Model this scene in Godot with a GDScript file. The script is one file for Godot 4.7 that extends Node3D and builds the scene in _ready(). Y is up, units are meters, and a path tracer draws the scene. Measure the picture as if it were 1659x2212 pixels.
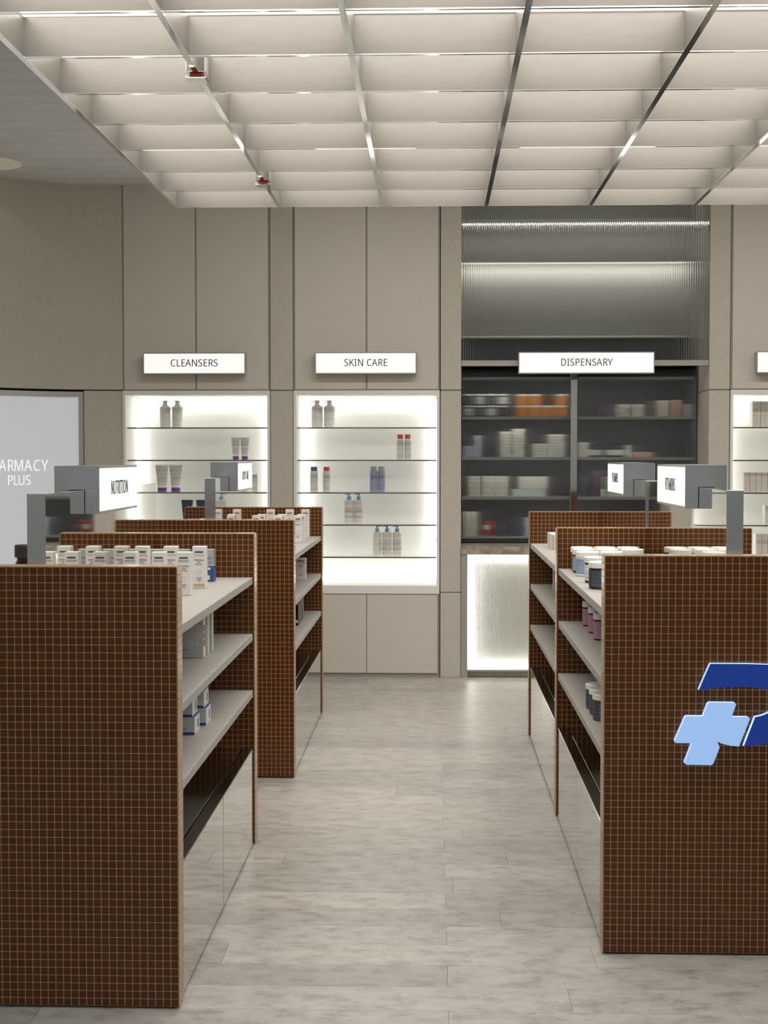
extends Node3D
# A pharmacy interior: four tiled gondolas on a stone floor, a luminous grid ceiling,
# lit wall cabinets and a dispensary behind fluted glass. Metres, y up, camera looks along -z.

const ZW := -10.84        # face of the back wall
const PITCH := 0.0227     # mosaic pitch
const COLS := 38
const ROWS := 57
const TILE_D := 0.0014
const PANEL_T := 0.08
const GRID_Y := 3.075     # underside of the luminous grid
const CEIL_Y := 3.603
const WARM := Color(1.0, 0.982, 0.96)
const NEUTRAL := Color(1.0, 0.985, 0.96)
const COOL := Color(0.86, 0.93, 1.0)

var M := {}
var cache := {}
var used := {}
var rng := RandomNumberGenerator.new()
var font: Font
var font_sign: Font

# ------------------------------------------------------------------ mesh builder
class MB:
	var v := PackedVector3Array()
	var n := PackedVector3Array()
	var uv := PackedVector2Array()
	var col := PackedColorArray()
	var tint := Color.WHITE
	var colored := false

	func tri(a: Vector3, b: Vector3, c: Vector3, na: Vector3, nb: Vector3, nc: Vector3, ua := Vector2.ZERO, ub := Vector2.ZERO, uc := Vector2.ZERO) -> void:
		if (c - a).cross(b - a).dot(na + nb + nc) < 0.0:
			v.append(a); v.append(c); v.append(b)
			n.append(na); n.append(nc); n.append(nb)
			uv.append(ua); uv.append(uc); uv.append(ub)
		else:
			v.append(a); v.append(b); v.append(c)
			n.append(na); n.append(nb); n.append(nc)
			uv.append(ua); uv.append(ub); uv.append(uc)
		if colored:
			col.append(tint); col.append(tint); col.append(tint)

	func quad(a: Vector3, b: Vector3, c: Vector3, d: Vector3, nn: Vector3) -> void:
		tri(a, b, c, nn, nn, nn, Vector2(0, 1), Vector2(1, 1), Vector2(1, 0))
		tri(a, c, d, nn, nn, nn, Vector2(0, 1), Vector2(1, 0), Vector2(0, 0))

	func quad4(p: Array, q: Array, u: Array) -> void:
		tri(p[0], p[1], p[2], q[0], q[1], q[2], u[0], u[1], u[2])
		tri(p[0], p[2], p[3], q[0], q[2], q[3], u[0], u[2], u[3])

	func box(c: Vector3, s: Vector3, bv := 0.0) -> void:
		var h := s * 0.5
		bv = minf(bv, minf(h.x, minf(h.y, h.z)) * 0.9)
		for ax in 3:
			var a1 := (ax + 1) % 3
			var a2 := (ax + 2) % 3
			for sg in [-1.0, 1.0]:
				var nn := Vector3.ZERO
				nn[ax] = sg
				var p := []
				for k in [[-1.0, -1.0], [1.0, -1.0], [1.0, 1.0], [-1.0, 1.0]]:
					var q := Vector3.ZERO
					q[ax] = sg * h[ax]
					q[a1] = k[0] * (h[a1] - bv)
					q[a2] = k[1] * (h[a2] - bv)
					p.append(c + q)
				quad(p[0], p[1], p[2], p[3], nn)
		if bv <= 0.0:
			return
		for ax in 3:
			var a1 := (ax + 1) % 3
			var a2 := (ax + 2) % 3
			for s1 in [-1.0, 1.0]:
				for s2 in [-1.0, 1.0]:
					var nn := Vector3.ZERO
					nn[a1] = s1
					nn[a2] = s2
					var p := []
					for k in [[-1.0, 0.0], [1.0, 0.0], [1.0, 1.0], [-1.0, 1.0]]:
						var q := Vector3.ZERO
						q[ax] = k[0] * (h[ax] - bv)
						q[a1] = s1 * (h[a1] - (bv if k[1] == 1.0 else 0.0))
						q[a2] = s2 * (h[a2] - (bv if k[1] == 0.0 else 0.0))
						p.append(c + q)
					quad(p[0], p[1], p[2], p[3], nn.normalized())
		for sx in [-1.0, 1.0]:
			for sy in [-1.0, 1.0]:
				for sz in [-1.0, 1.0]:
					var o := c + Vector3(sx * h.x, sy * h.y, sz * h.z)
					var nn := Vector3(sx, sy, sz).normalized()
					tri(o - Vector3(0, sy * bv, sz * bv), o - Vector3(sx * bv, 0, sz * bv), o - Vector3(sx * bv, sy * bv, 0), nn, nn, nn)

	# revolve [radius, height] pairs about y; squash z for flattened bottles
	func lathe(prof: Array, seg: int, c := Vector3.ZERO, squash := 1.0, u0 := 0.0) -> void:
		var top: float = prof[prof.size() - 1][1]
		for i in prof.size() - 1:
			var p0 := Vector2(prof[i][0], prof[i][1])
			var p1 := Vector2(prof[i + 1][0], prof[i + 1][1])
			var d := p1 - p0
			var pn := Vector2(d.y, -d.x).normalized()
			for k in seg:
				var pts := []
				var nms := []
				var us := []
				for w in [[p0, k], [p0, k + 1], [p1, k + 1], [p1, k]]:
					var a: float = TAU * w[1] / seg
					var r: float = w[0].x
					pts.append(c + Vector3(r * sin(a), w[0].y, r * cos(a) * squash))
					nms.append(Vector3(pn.x * sin(a), pn.y, pn.x * cos(a) / squash).normalized())
					us.append(Vector2(fposmod(0.5 + u0, 1.0) + float(w[1]) / seg, 1.0 - w[0].y / top))
				quad4(pts, nms, us)

	# extrude a polygon in the xy plane from z0 (back) to z1 (front)
	func prism(poly: PackedVector2Array, z0: float, z1: float, front := true, sides := true, back := true) -> void:
		var idx := Geometry2D.triangulate_polygon(poly)
		for i in range(0, idx.size(), 3):
			var a := poly[idx[i]]
			var b := poly[idx[i + 1]]
			var d := poly[idx[i + 2]]
			if front:
				tri(Vector3(a.x, a.y, z1), Vector3(b.x, b.y, z1), Vector3(d.x, d.y, z1), Vector3.BACK, Vector3.BACK, Vector3.BACK)
			if back:
				tri(Vector3(a.x, a.y, z0), Vector3(b.x, b.y, z0), Vector3(d.x, d.y, z0), Vector3.FORWARD, Vector3.FORWARD, Vector3.FORWARD)
		if not sides:
			return
		var cw := Geometry2D.is_polygon_clockwise(poly)
		for i in poly.size():
			var a := poly[i]
			var b := poly[(i + 1) % poly.size()]
			var t := (b - a).normalized()
			var nn := Vector3(-t.y, t.x, 0) if cw else Vector3(t.y, -t.x, 0)
			quad(Vector3(a.x, a.y, z0), Vector3(b.x, b.y, z0), Vector3(b.x, b.y, z1), Vector3(a.x, a.y, z1), nn)

	func mesh() -> ArrayMesh:
		var m := ArrayMesh.new()
		var a := []
		a.resize(Mesh.ARRAY_MAX)
		a[Mesh.ARRAY_VERTEX] = v
		a[Mesh.ARRAY_NORMAL] = n
		a[Mesh.ARRAY_TEX_UV] = uv
		if colored:
			a[Mesh.ARRAY_COLOR] = col
		m.add_surface_from_arrays(Mesh.PRIMITIVE_TRIANGLES, a)
		return m

# ------------------------------------------------------------------ node helpers
func numbered(called: String) -> String:
	var k: int = used.get(called, 0)
	used[called] = k + 1
	return called if k == 0 else "%s_%03d" % [called, k]

func meta(o: Node, label: String, category: String, group := "", kind := "") -> void:
	if label: o.set_meta("label", label)
	if category: o.set_meta("category", category)
	if group: o.set_meta("group", group)
	if kind: o.set_meta("kind", kind)

func thing(called: String, label: String, category: String, at := Vector3.ZERO, turn := 0.0, group := "") -> Node3D:
	var o := Node3D.new()
	o.name = numbered(called)
	add_child(o)
	o.position = at
	o.rotation.y = turn
	meta(o, label, category, group)
	return o

func structure(called: String) -> Node3D:
	var o := Node3D.new()
	o.name = numbered(called)
	add_child(o)
	o.set_meta("kind", "structure")
	return o

func part(parent: Node, called: String, m: Mesh, mat: Material, at := Vector3.ZERO, label := "") -> MeshInstance3D:
	var o := MeshInstance3D.new()
	o.name = called
	o.mesh = m
	o.material_override = mat
	o.position = at
	o.cast_shadow = GeometryInstance3D.SHADOW_CASTING_SETTING_ON
	parent.add_child(o, true)
	if label: o.set_meta("label", label)
	return o

func bm(s: Vector3, bv := 0.0) -> ArrayMesh:
	var key := "b%.4f,%.4f,%.4f,%.4f" % [s.x, s.y, s.z, bv]
	if not cache.has(key):
		var b := MB.new()
		b.box(Vector3.ZERO, s, bv)
		cache[key] = b.mesh()
	return cache[key]

# box given by its corners
func slab(parent: Node, called: String, lo: Vector3, hi: Vector3, mat: Material, bv := 0.0, label := "") -> MeshInstance3D:
	return part(parent, called, bm((hi - lo).abs(), bv), mat, (lo + hi) * 0.5, label)

func text(parent: Node, s: String, cap: float, width: float, mat: Material, at: Vector3, turn := 0.0, called := "lettering", spin := 0.0) -> MeshInstance3D:
	var key := ("T" if called == "lettering" else "t") + s
	if not cache.has(key):
		var t := TextMesh.new()
		t.font = font_sign if called == "lettering" else font
		t.text = s
		t.font_size = 48
		t.pixel_size = 1.0 / (48.0 * 0.714)
		t.depth = 0.02
		t.curve_step = 4.0
		t.horizontal_alignment = HORIZONTAL_ALIGNMENT_CENTER
		t.vertical_alignment = VERTICAL_ALIGNMENT_CENTER
		cache[key] = t
	var tm: TextMesh = cache[key]
	var o := part(parent, called, tm, mat, at)
	var w := tm.get_aabb().size.x
	var sx := cap if width <= 0.0 else width / maxf(w, 0.01)
	o.basis = Basis(Vector3.UP, turn) * Basis(Vector3.BACK, spin) * Basis.from_scale(Vector3(sx, cap, 0.05))
	return o

# soft rectangular lamp light: radiance l over a size, shining along dir
func area(at: Vector3, dir: Vector3, size: Vector2, l: float, c: Color, called := "lamp_light", up := Vector3.UP) -> AreaLight3D:
	var a := AreaLight3D.new()
	a.name = called
	a.area_size = size
	a.area_normalize_energy = true
	a.light_energy = l * size.x * size.y / PI
	a.light_color = c
	a.shadow_enabled = true
	a.area_range = 30.0
	add_child(a, true)
	var u := up
	if absf(dir.normalized().dot(u)) > 0.95: u = Vector3.FORWARD
	a.transform = Transform3D(Basis.looking_at(dir, u), at)
	return a

# ------------------------------------------------------------------ materials
func flat(c: Color, rough := 0.6, metal := 0.0) -> StandardMaterial3D:
	var m := StandardMaterial3D.new()
	m.albedo_color = c
	m.roughness = rough
	m.metallic = metal
	return m

func glow(c: Color, e: float) -> StandardMaterial3D:
	var m := flat(c, 0.5)
	m.emission_enabled = true
	m.emission = c
	m.emission_energy_multiplier = e
	return m

func noise_tex(freq: float, oct: int, ramp: Array, sd: int, size := 1024, gain := 0.6) -> NoiseTexture2D:
	var f := FastNoiseLite.new()
	f.seed = sd
	f.noise_type = FastNoiseLite.TYPE_SIMPLEX_SMOOTH
	f.frequency = freq
	f.fractal_type = FastNoiseLite.FRACTAL_FBM
	f.fractal_octaves = oct
	f.fractal_gain = gain
	var t := NoiseTexture2D.new()
	t.width = size
	t.height = size
	t.seamless = true
	t.noise = f
	if ramp.size():
		var g := Gradient.new()
		g.offsets = PackedFloat32Array(ramp.map(func(r): return r[0]))
		g.colors = PackedColorArray(ramp.map(func(r): return r[1]))
		t.color_ramp = g
	return t

func normal_tex(freq: float, oct: int, strength: float, sd: int, size := 512) -> NoiseTexture2D:
	var t := noise_tex(freq, oct, [], sd, size)
	t.as_normal_map = true
	t.bump_strength = strength
	return t

# fine print: rows of dashes on a plain ground
func print_tex(ground: Color, ink: Color, rows: int, sd: int, margin := 0.1, band := Color.TRANSPARENT) -> ImageTexture:
	var r := RandomNumberGenerator.new()
	r.seed = sd
	var im := Image.create(128, 256, false, Image.FORMAT_RGB8)
	im.fill(ground)
	var step := 256.0 * 0.86 / rows
	for k in rows:
		var y := int(256 * 0.07 + k * step)
		if r.randf() < 0.12: continue
		var x := int(128 * margin)
		var end := int(128 * (1.0 - margin * (1.0 + r.randf() * 2.0)))
		var hh := maxi(2, int(step * (0.34 if r.randf() < 0.8 else 0.6)))
		while x < end:
			var w := r.randi_range(3, 14)
			im.fill_rect(Rect2i(x, y, mini(w, end - x), hh), ground.lerp(ink, r.randf_range(0.55, 1.0)))
			x += w + 2
	if band.a > 0.0:
		im.fill_rect(Rect2i(0, 0, 128, 26), band)
	return ImageTexture.create_from_image(im)

func printed(tex: Texture2D, rough := 0.45) -> StandardMaterial3D:
	var m := flat(Color.WHITE, rough)
	m.albedo_texture = tex
	return m

func triplanar(m: StandardMaterial3D, s: Vector3, off := Vector3.ZERO) -> void:
	m.uv1_triplanar = true
	m.uv1_world_triplanar = true
	m.uv1_triplanar_sharpness = 8.0
	m.uv1_scale = s
	m.uv1_offset = off

func make_materials() -> void:
	M.paint = flat(Color8(218, 212, 201), 0.5)
	M.paint.normal_enabled = true
	M.paint.normal_texture = normal_tex(0.02, 4, 1.2, 4)
	M.paint.normal_scale = 0.1
	triplanar(M.paint, Vector3(1, 1, 1))
	M.plaster = flat(Color8(255, 255, 255), 0.85)
	M.plaster.albedo_texture = noise_tex(0.02, 5, [[0.0, Color8(201, 195, 182)], [0.5, Color8(208, 202, 189)], [1.0, Color8(214, 208, 196)]], 11, 512)
	M.plaster.normal_enabled = true
	M.plaster.normal_texture = normal_tex(0.15, 3, 2.0, 12)
	M.plaster.normal_scale = 0.7
	triplanar(M.plaster, Vector3(2.4, 2.4, 2.4))
	M.ceiling = flat(Color8(240, 241, 242), 0.7)
	M.ceiling.albedo_texture = noise_tex(0.01, 4, [[0.0, Color8(236, 236, 236)], [1.0, Color8(255, 255, 255)]], 21, 512)
	triplanar(M.ceiling, Vector3(0.35, 0.35, 1.1))
	M.groove = flat(Color8(168, 161, 149), 0.8)
	M.dark = flat(Color8(22, 22, 23), 0.6)
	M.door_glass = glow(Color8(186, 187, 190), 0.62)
	M.white_ink = glow(Color8(240, 240, 240), 0.7)
	M.black_ink = flat(Color8(50, 47, 47), 0.6)
	M.grey_ink = flat(Color8(110, 108, 108), 0.6)
	# polished, brushed and satin metal
	M.mirror = flat(Color8(236, 234, 229), 0.03, 1.0)
	M.mirror.normal_enabled = true
	M.mirror.normal_texture = normal_tex(0.004, 2, 1.0, 31)
	M.mirror.normal_scale = 0.06
	triplanar(M.mirror, Vector3(0.8, 0.8, 0.8))
	M.mirror_door = flat(Color8(205, 204, 199), 0.03, 1.0)
	M.cabinet_top = flat(Color8(226, 224, 219), 0.1, 1.0)
	M.chrome = flat(Color8(228, 227, 224), 0.07, 1.0)
	M.brushed = flat(Color8(206, 207, 209), 0.28, 1.0)
	M.brushed.roughness_texture = noise_tex(0.03, 3, [[0.0, Color(0.75, 0.75, 0.75)], [1.0, Color(1, 1, 1)]], 41, 256)
	triplanar(M.brushed, Vector3(2, 14, 2))
	M.blade = flat(Color8(144, 140, 133), 0.42, 0.6)
	M.blade.roughness_texture = noise_tex(0.02, 3, [[0.0, Color(0.8, 0.8, 0.8)], [1.0, Color(1, 1, 1)]], 42, 256)
	triplanar(M.blade, Vector3(1.2, 9, 1.2))
	M.steel_frame = flat(Color8(192, 189, 183), 0.42, 0.7)
	M.edge_metal = flat(Color8(150, 146, 138), 0.3, 0.9)
	M.rail_metal = flat(Color8(168, 163, 156), 0.14, 1.0)
	# gondolas
	M.tile = flat(Color.WHITE, 0.24)
	M.tile.vertex_color_use_as_albedo = true
	M.tile.metallic_specular = 0.36
	M.grout = flat(Color8(180, 156, 126), 0.85)
	M.shelf = flat(Color8(170, 166, 159), 0.55)
	# lit cabinets
	M.niche = flat(Color8(246, 245, 241), 0.5)
	M.led = glow(Color(1, 1, 0.985), 2.2)
	M.led_soft = glow(Color(1, 1, 0.985), 0.8)
	M.sign_face = glow(Color(1, 0.997, 0.985), 0.86)
	M.sign_face.albedo_color = Color8(160, 160, 158)   # opal acrylic: most of its white is its own light
	M.diffuser = glow(WARM, 1.1)
	var g := StandardMaterial3D.new()
	g.albedo_color = Color(0.83, 0.88, 0.85, 0.16)
	g.transparency = BaseMaterial3D.TRANSPARENCY_ALPHA
	g.roughness = 0.03
	M.shelf_glass = g
	var fl := StandardMaterial3D.new()
	fl.albedo_color = Color(0.93, 0.95, 0.95, 0.0)
	fl.refraction_enabled = true
	fl.refraction_scale = 0.05
	fl.roughness = 0.02
	M.fluted = fl
	M.cabinet_back = flat(Color8(92, 92, 95), 0.6)
	M.backroom = flat(Color8(150, 147, 141), 0.7)
	M.stone = flat(Color.WHITE, 0.3)
	M.stone.albedo_texture = noise_tex(0.012, 6, [[0.0, Color8(128, 120, 108)], [0.42, Color8(160, 151, 138)], [0.62, Color8(182, 173, 160)], [1.0, Color8(205, 197, 185)]], 51, 512)
	triplanar(M.stone, Vector3(1.6, 1.6, 1.6))
	M.panel_white = flat(Color8(205, 206, 198), 0.45)
	# floor planks: several cuts of the same streaked stone
	var fine := noise_tex(0.009, 8, [[0.0, Color8(134, 128, 119)], [0.3, Color8(163, 157, 148)], [0.5, Color8(180, 175, 167)], [1.0, Color8(200, 195, 187)]], 61, 2048, 0.78)
	var bump := normal_tex(0.03, 5, 2.0, 62)
	for k in 7:
		var fm := flat(Color8(255, 255, 255).darkened([0.0, 0.03, 0.06, 0.015, 0.05, 0.085, 0.02][k]), 0.36)
		fm.albedo_texture = fine
		fm.normal_enabled = true
		fm.normal_texture = bump
		fm.normal_scale = 0.05
		fm.metallic_specular = 0.55
		triplanar(fm, Vector3(0.33, 1, 0.55), Vector3(0.37 * k, 0, 0.613 * k))
		M["plank%d" % k] = fm
	# goods
	M.carton = flat(Color8(226, 222, 216), 0.5)
	M.carton_warm = flat(Color8(214, 206, 196), 0.5)
	M.plastic_white = flat(Color8(236, 235, 230), 0.35)
	M.lid_white = flat(Color8(238, 237, 231), 0.32)
	M.tan_ink = flat(Color8(196, 166, 118), 0.5)
	M.peach_ink = flat(Color8(222, 176, 138), 0.5)
	M.purple = flat(Color8(124, 74, 160), 0.35)
	M.coral = flat(Color8(222, 92, 72), 0.35)
	M.blue_cap = flat(Color8(64, 106, 158), 0.35)
	M.pump_blue = flat(Color8(126, 164, 210), 0.3)
	M.grey_cap = flat(Color8(176, 178, 172), 0.4)
	M.slate = flat(Color8(52, 60, 70), 0.4)
	M.navy = flat(Color8(48, 78, 142), 0.45)
	M.silver_card = flat(Color8(186, 192, 198), 0.28, 0.55)
	M.kit_grey = flat(Color8(196, 202, 198), 0.5)
	M.black_plastic = flat(Color8(18, 17, 18), 0.3)
	M.amber = flat(Color8(58, 34, 22), 0.12)
	M.pink_label = printed(print_tex(Color8(176, 140, 158), Color8(214, 116, 130), 16, 71))
	M.dark_label = printed(print_tex(Color8(62, 68, 78), Color8(120, 128, 140), 20, 72))
	M.photo_label = printed(print_tex(Color8(120, 148, 176), Color8(196, 206, 214), 12, 73))
	M.red_label = printed(print_tex(Color8(120, 72, 66), Color8(66, 48, 52), 10, 74))
	M.jug_print = printed(print_tex(Color8(246, 244, 238), Color8(150, 150, 146), 22, 75))
	M.bottle_print = printed(print_tex(Color8(230, 228, 222), Color8(112, 112, 112), 30, 76, 0.06))
	M.lilac_print = printed(print_tex(Color8(160, 164, 190), Color8(104, 108, 142), 34, 77, 0.05))
	M.pump_print = printed(print_tex(Color8(242, 238, 230), Color8(110, 108, 104), 26, 78, 0.08))
	M.tube_print = printed(print_tex(Color8(240, 236, 232), Color8(120, 118, 122), 24, 79, 0.06))
	M.slate_print = printed(print_tex(Color8(58, 66, 78), Color8(96, 104, 116), 20, 80, 0.06))
	M.box_print = printed(print_tex(Color8(230, 221, 211), Color8(170, 162, 155), 24, 81, 0.1))
	M.stack_cream = flat(Color8(216, 206, 190), 0.6)
	M.stack_print = printed(print_tex(Color8(220, 214, 202), Color8(138, 132, 126), 5, 82, 0.08))
	M.stack_lavender = flat(Color8(190, 192, 210), 0.5)
	M.orange = flat(Color8(226, 148, 72), 0.4)
	M.rust = flat(Color8(178, 62, 58), 0.4)
	M.plum = flat(Color8(92, 66, 82), 0.5)
	M.salmon = flat(Color8(206, 160, 136), 0.5)

# ------------------------------------------------------------------ scene
func _ready() -> void:
	rng.seed = 20240611
	var sys := SystemFont.new()
	sys.font_names = PackedStringArray(["Droid Sans"])
	var heavier := FontVariation.new()
	heavier.base_font = sys
	heavier.variation_embolden = 0.07
	font = sys
	font_sign = heavier

	var cam := Camera3D.new()
	cam.name = "camera"
	cam.fov = 38.1329
	cam.position = Vector3(0, 1.625, 0)
	cam.rotation_degrees = Vector3(-2.16547, 1.92268, 0)
	cam.near = 0.05
	cam.far = 60.0
	add_child(cam)
	cam.current = true

	var we := WorldEnvironment.new()
	we.name = "environment"
	var env := Environment.new()
	env.background_mode = Environment.BG_COLOR
	env.background_color = Color(0.0, 0.0, 0.0)
	env.tonemap_mode = Environment.TONE_MAPPER_LINEAR
	env.tonemap_exposure = 1.0
	env.sdfgi_enabled = true
	env.ssao_enabled = true
	env.ssil_enabled = true
	we.environment = env
	add_child(we)

	make_materials()
	build_ceiling_grid()
	build_shell()
	build_floor()
	build_left_wall()
	build_bays()
	build_dispensary()
	build_gondolas()
	build_wall_signs()
	build_logo()
	build_goods_gondolas()
	build_goods_bays()
	build_goods_dispensary()

# ---- luminous ceiling
func build_ceiling_grid() -> void:
	var x0 := -1.503
	var cw := 0.602
	var z0 := -8.678
	var cd := 0.543
	var nx := 7
	var nz := 10
	var x1 := x0 + nx * cw
	var z1 := z0 + nz * cd
	var bh := 0.148
	var t := thing("ceiling_light_grid", "large glowing ceiling of pale metal blades in a grid over the aisle", "ceiling light", Vector3.ZERO)
	# polished strip under each blade
	for i in nx + 1:
		var x := x0 + i * cw
		var b := slab(t, "long_blade", Vector3(x - 0.009, GRID_Y + 0.004, z0), Vector3(x + 0.009, GRID_Y + bh, z1), M.blade)
		slab(b, "polished_edge", Vector3(-0.011, -bh / 2 - 0.002, -(z1 - z0) / 2), Vector3(0.011, -bh / 2 + 0.0024, (z1 - z0) / 2), M.chrome)
	for j in nz + 1:
		var z := z0 + j * cd
		for i in nx:
			var xa := x0 + i * cw + 0.009
			var b := slab(t, "cross_blade", Vector3(xa, GRID_Y + 0.004, z - 0.006), Vector3(xa + cw - 0.018, GRID_Y + bh, z + 0.006), M.blade)
			slab(b, "polished_edge", Vector3(-(cw - 0.018) / 2, -bh / 2 - 0.002, -0.007), Vector3((cw - 0.018) / 2, -bh / 2 + 0.0024, 0.007), M.chrome)
	for i in nx:
		for j in nz:
			part(t, "light_diffuser", sheet(cw - 0.001, cd - 0.001), M.diffuser, Vector3(x0 + (i + 0.5) * cw, GRID_Y + bh + 0.004, z0 + (j + 0.5) * cd))
	# housing closes the box up to the ceiling slab
	slab(t, "housing", Vector3(x0 - 0.012, GRID_Y + bh + 0.02, z0 - 0.012), Vector3(x1 + 0.012, CEIL_Y, z1 + 0.012), M.steel_frame)
	area(Vector3((x0 + x1) / 2, GRID_Y + bh - 0.002, (z0 + z1) / 2), Vector3.DOWN, Vector2(x1 - x0 - 0.04, z1 - z0 - 0.04), 2.0, WARM, "ceiling_grid_light")
	# two sprinklers boxed in mirror steel on the second blade
	var where := ["the larger one with an orange element", "the smaller one near the back wall"]
	var k := 0
	for z in [-5.66, -7.865]:
		var s := thing("ceiling_sprinkler", "square chrome ceiling sprinkler on a blade, " + where[k], "sprinkler", Vector3(x0 + cw, GRID_Y, z), 0.0, "sprinklers on the ceiling blade")
		slab(s, "housing", Vector3(-0.036, 0.0, -0.036), Vector3(0.036, 0.13, 0.036), M.chrome, 0.001)
		slab(s, "heat_element", Vector3(-0.024, -0.016, -0.024), Vector3(0.024, -0.001, 0.024), flat(Color8(168, 62, 24), 0.4))
		slab(s, "cover_plate", Vector3(-0.04, -0.024, -0.04), Vector3(0.04, -0.017, 0.04), M.chrome, 0.003)
		k += 1

func sheet(w: float, d: float) -> ArrayMesh:
	var key := "sheet%.4f,%.4f" % [w, d]
	if not cache.has(key):
		var m := MB.new()
		m.quad(Vector3(-w / 2, 0, -d / 2), Vector3(w / 2, 0, -d / 2), Vector3(w / 2, 0, d / 2), Vector3(-w / 2, 0, d / 2), Vector3.DOWN)
		cache[key] = m.mesh()
	return cache[key]

# ---- room shell
func build_shell() -> void:
	var c := structure("ceiling")
	var hole := CSGCombiner3D.new()
	hole.name = "ceiling_slab"
	c.add_child(hole)
	var b := CSGBox3D.new()
	b.size = Vector3(9.4, 0.3, 15.4)
	b.position = Vector3(0.7, CEIL_Y + 0.15, -4.4)
	b.material = M.ceiling
	hole.add_child(b)
	var cy := CSGCylinder3D.new()
	cy.radius = 0.25
	cy.height = 0.44
	cy.sides = 48
	cy.position = Vector3(-3.04, CEIL_Y + 0.01, -10.0)
	cy.operation = CSGShape3D.OPERATION_SUBTRACTION
	cy.material = M.plaster
	hole.add_child(cy)
	var hb := MB.new()                       # access hatch in the ceiling, a hair below the slab
	hb.box(Vector3(-1.79, CEIL_Y - 0.0006, -8.866), Vector3(1.33, 0.002, 0.5))
	part(c, "access_panel", hb.mesh(), M.ceiling)
	# downlight in the round recess
	var d := thing("recess_downlight", "small downlight inside the round ceiling recess", "ceiling light", Vector3(-3.04, CEIL_Y + 0.229, -10.0))
	var lm := MB.new()
	lm.lathe([[0.0, -0.012], [0.05, -0.012], [0.05, 0.0], [0.0, 0.0]], 24)
	part(d, "lamp_lens", lm.mesh(), glow(WARM, 1.2))
	area(Vector3(-3.04, CEIL_Y + 0.21, -10.0), Vector3.DOWN, Vector2(0.08, 0.08), 22.0, WARM, "recess_light")
	# slot light let into the ceiling between the grid and the back wall
	var sl := thing("ceiling_slot_light", "long slot light in the ceiling between grid and back wall", "ceiling light", Vector3(1.75, CEIL_Y, -9.05))
	slab(sl, "trim", Vector3(-3.16, -0.006, -0.07), Vector3(3.16, 0.0, 0.07), M.steel_frame)
	slab(sl, "light_diffuser", Vector3(-3.15, -0.008, -0.05), Vector3(3.15, -0.006, 0.05), glow(WARM, 1.2))
	area(Vector3(1.75, CEIL_Y - 0.012, -9.05), Vector3.DOWN, Vector2(6.3, 0.1), 25.0, WARM, "slot_light")
	var wr := structure("wall_right")
	slab(wr, "plaster_face", Vector3(5.2, 0, -11.9), Vector3(5.4, CEIL_Y + 0.3, 3.3), M.plaster)
	var wf := structure("wall_front")
	slab(wf, "plaster_face", Vector3(-4.0, 0, 3.1), Vector3(5.4, CEIL_Y + 0.3, 3.3), M.plaster)
	# cool light fittings behind the viewer, mirrored in the steel posts
	var f := 0
	for x in [-1.6, 1.6]:
		var l := thing("linear_ceiling_light", "long cool white ceiling light by the entrance, %s" % ["over the left gondolas' side", "over the right gondolas' side"][f], "ceiling light", Vector3(x, CEIL_Y, 0.6), 0.0, "entrance ceiling lights")
		slab(l, "body", Vector3(-0.62, -0.05, -1.7), Vector3(0.62, 0, 1.7), M.steel_frame, 0.004)
		slab(l, "light_diffuser", Vector3(-0.6, -0.056, -1.68), Vector3(0.6, -0.05, 1.68), glow(COOL, 1.0))
		area(Vector3(x, CEIL_Y - 0.06, 0.6), Vector3.DOWN, Vector2(1.2, 3.36), 3.1, COOL, "entrance_light")
		f += 1

# ---- stone plank floor
func build_floor() -> void:
	var fl := structure("floor")
	slab(fl, "subfloor", Vector3(-4.0, -0.2, -11.95), Vector3(5.4, -0.0025, 3.3), M.groove)
	var rest := {}
	var pw := 0.1955
	var gap := 0.0005
	var row := 0
	var z := -10.93
	var count := 0
	while z < 3.1:
		var x := -3.9 - rng.randf() * 0.9
		if row % 2 == 0:
			x = -3.9 + fposmod(0.045 + 3.9, 1.2) - 1.2
		while x < 5.3:
			var len: float = [1.2, 1.2, 0.9, 1.2][rng.randi() % 4] if row % 2 else 1.2
			var lo := Vector3(maxf(x, -3.95) + gap, -0.0025, z + gap)
			var hi := Vector3(minf(x + len, 5.3) - gap, 0.0, z + pw - gap)
			var k := rng.randi() % 7
			if hi.x - lo.x > 0.05:
				if z < -3.35 and z > -10.95 and hi.x > -2.0 and lo.x < 1.9 and count < 298:
					slab(fl, "plank", lo, hi, M["plank%d" % k], 0.0007)
					count += 1
				else:
					if not rest.has(k): rest[k] = MB.new()
					rest[k].box((lo + hi) / 2, hi - lo)
			x += len
		z += pw
		row += 1
	for k in rest:
		part(fl, "outer_planks", rest[k].mesh(), M["plank%d" % k]).set_meta("kind", "stuff")

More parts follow.
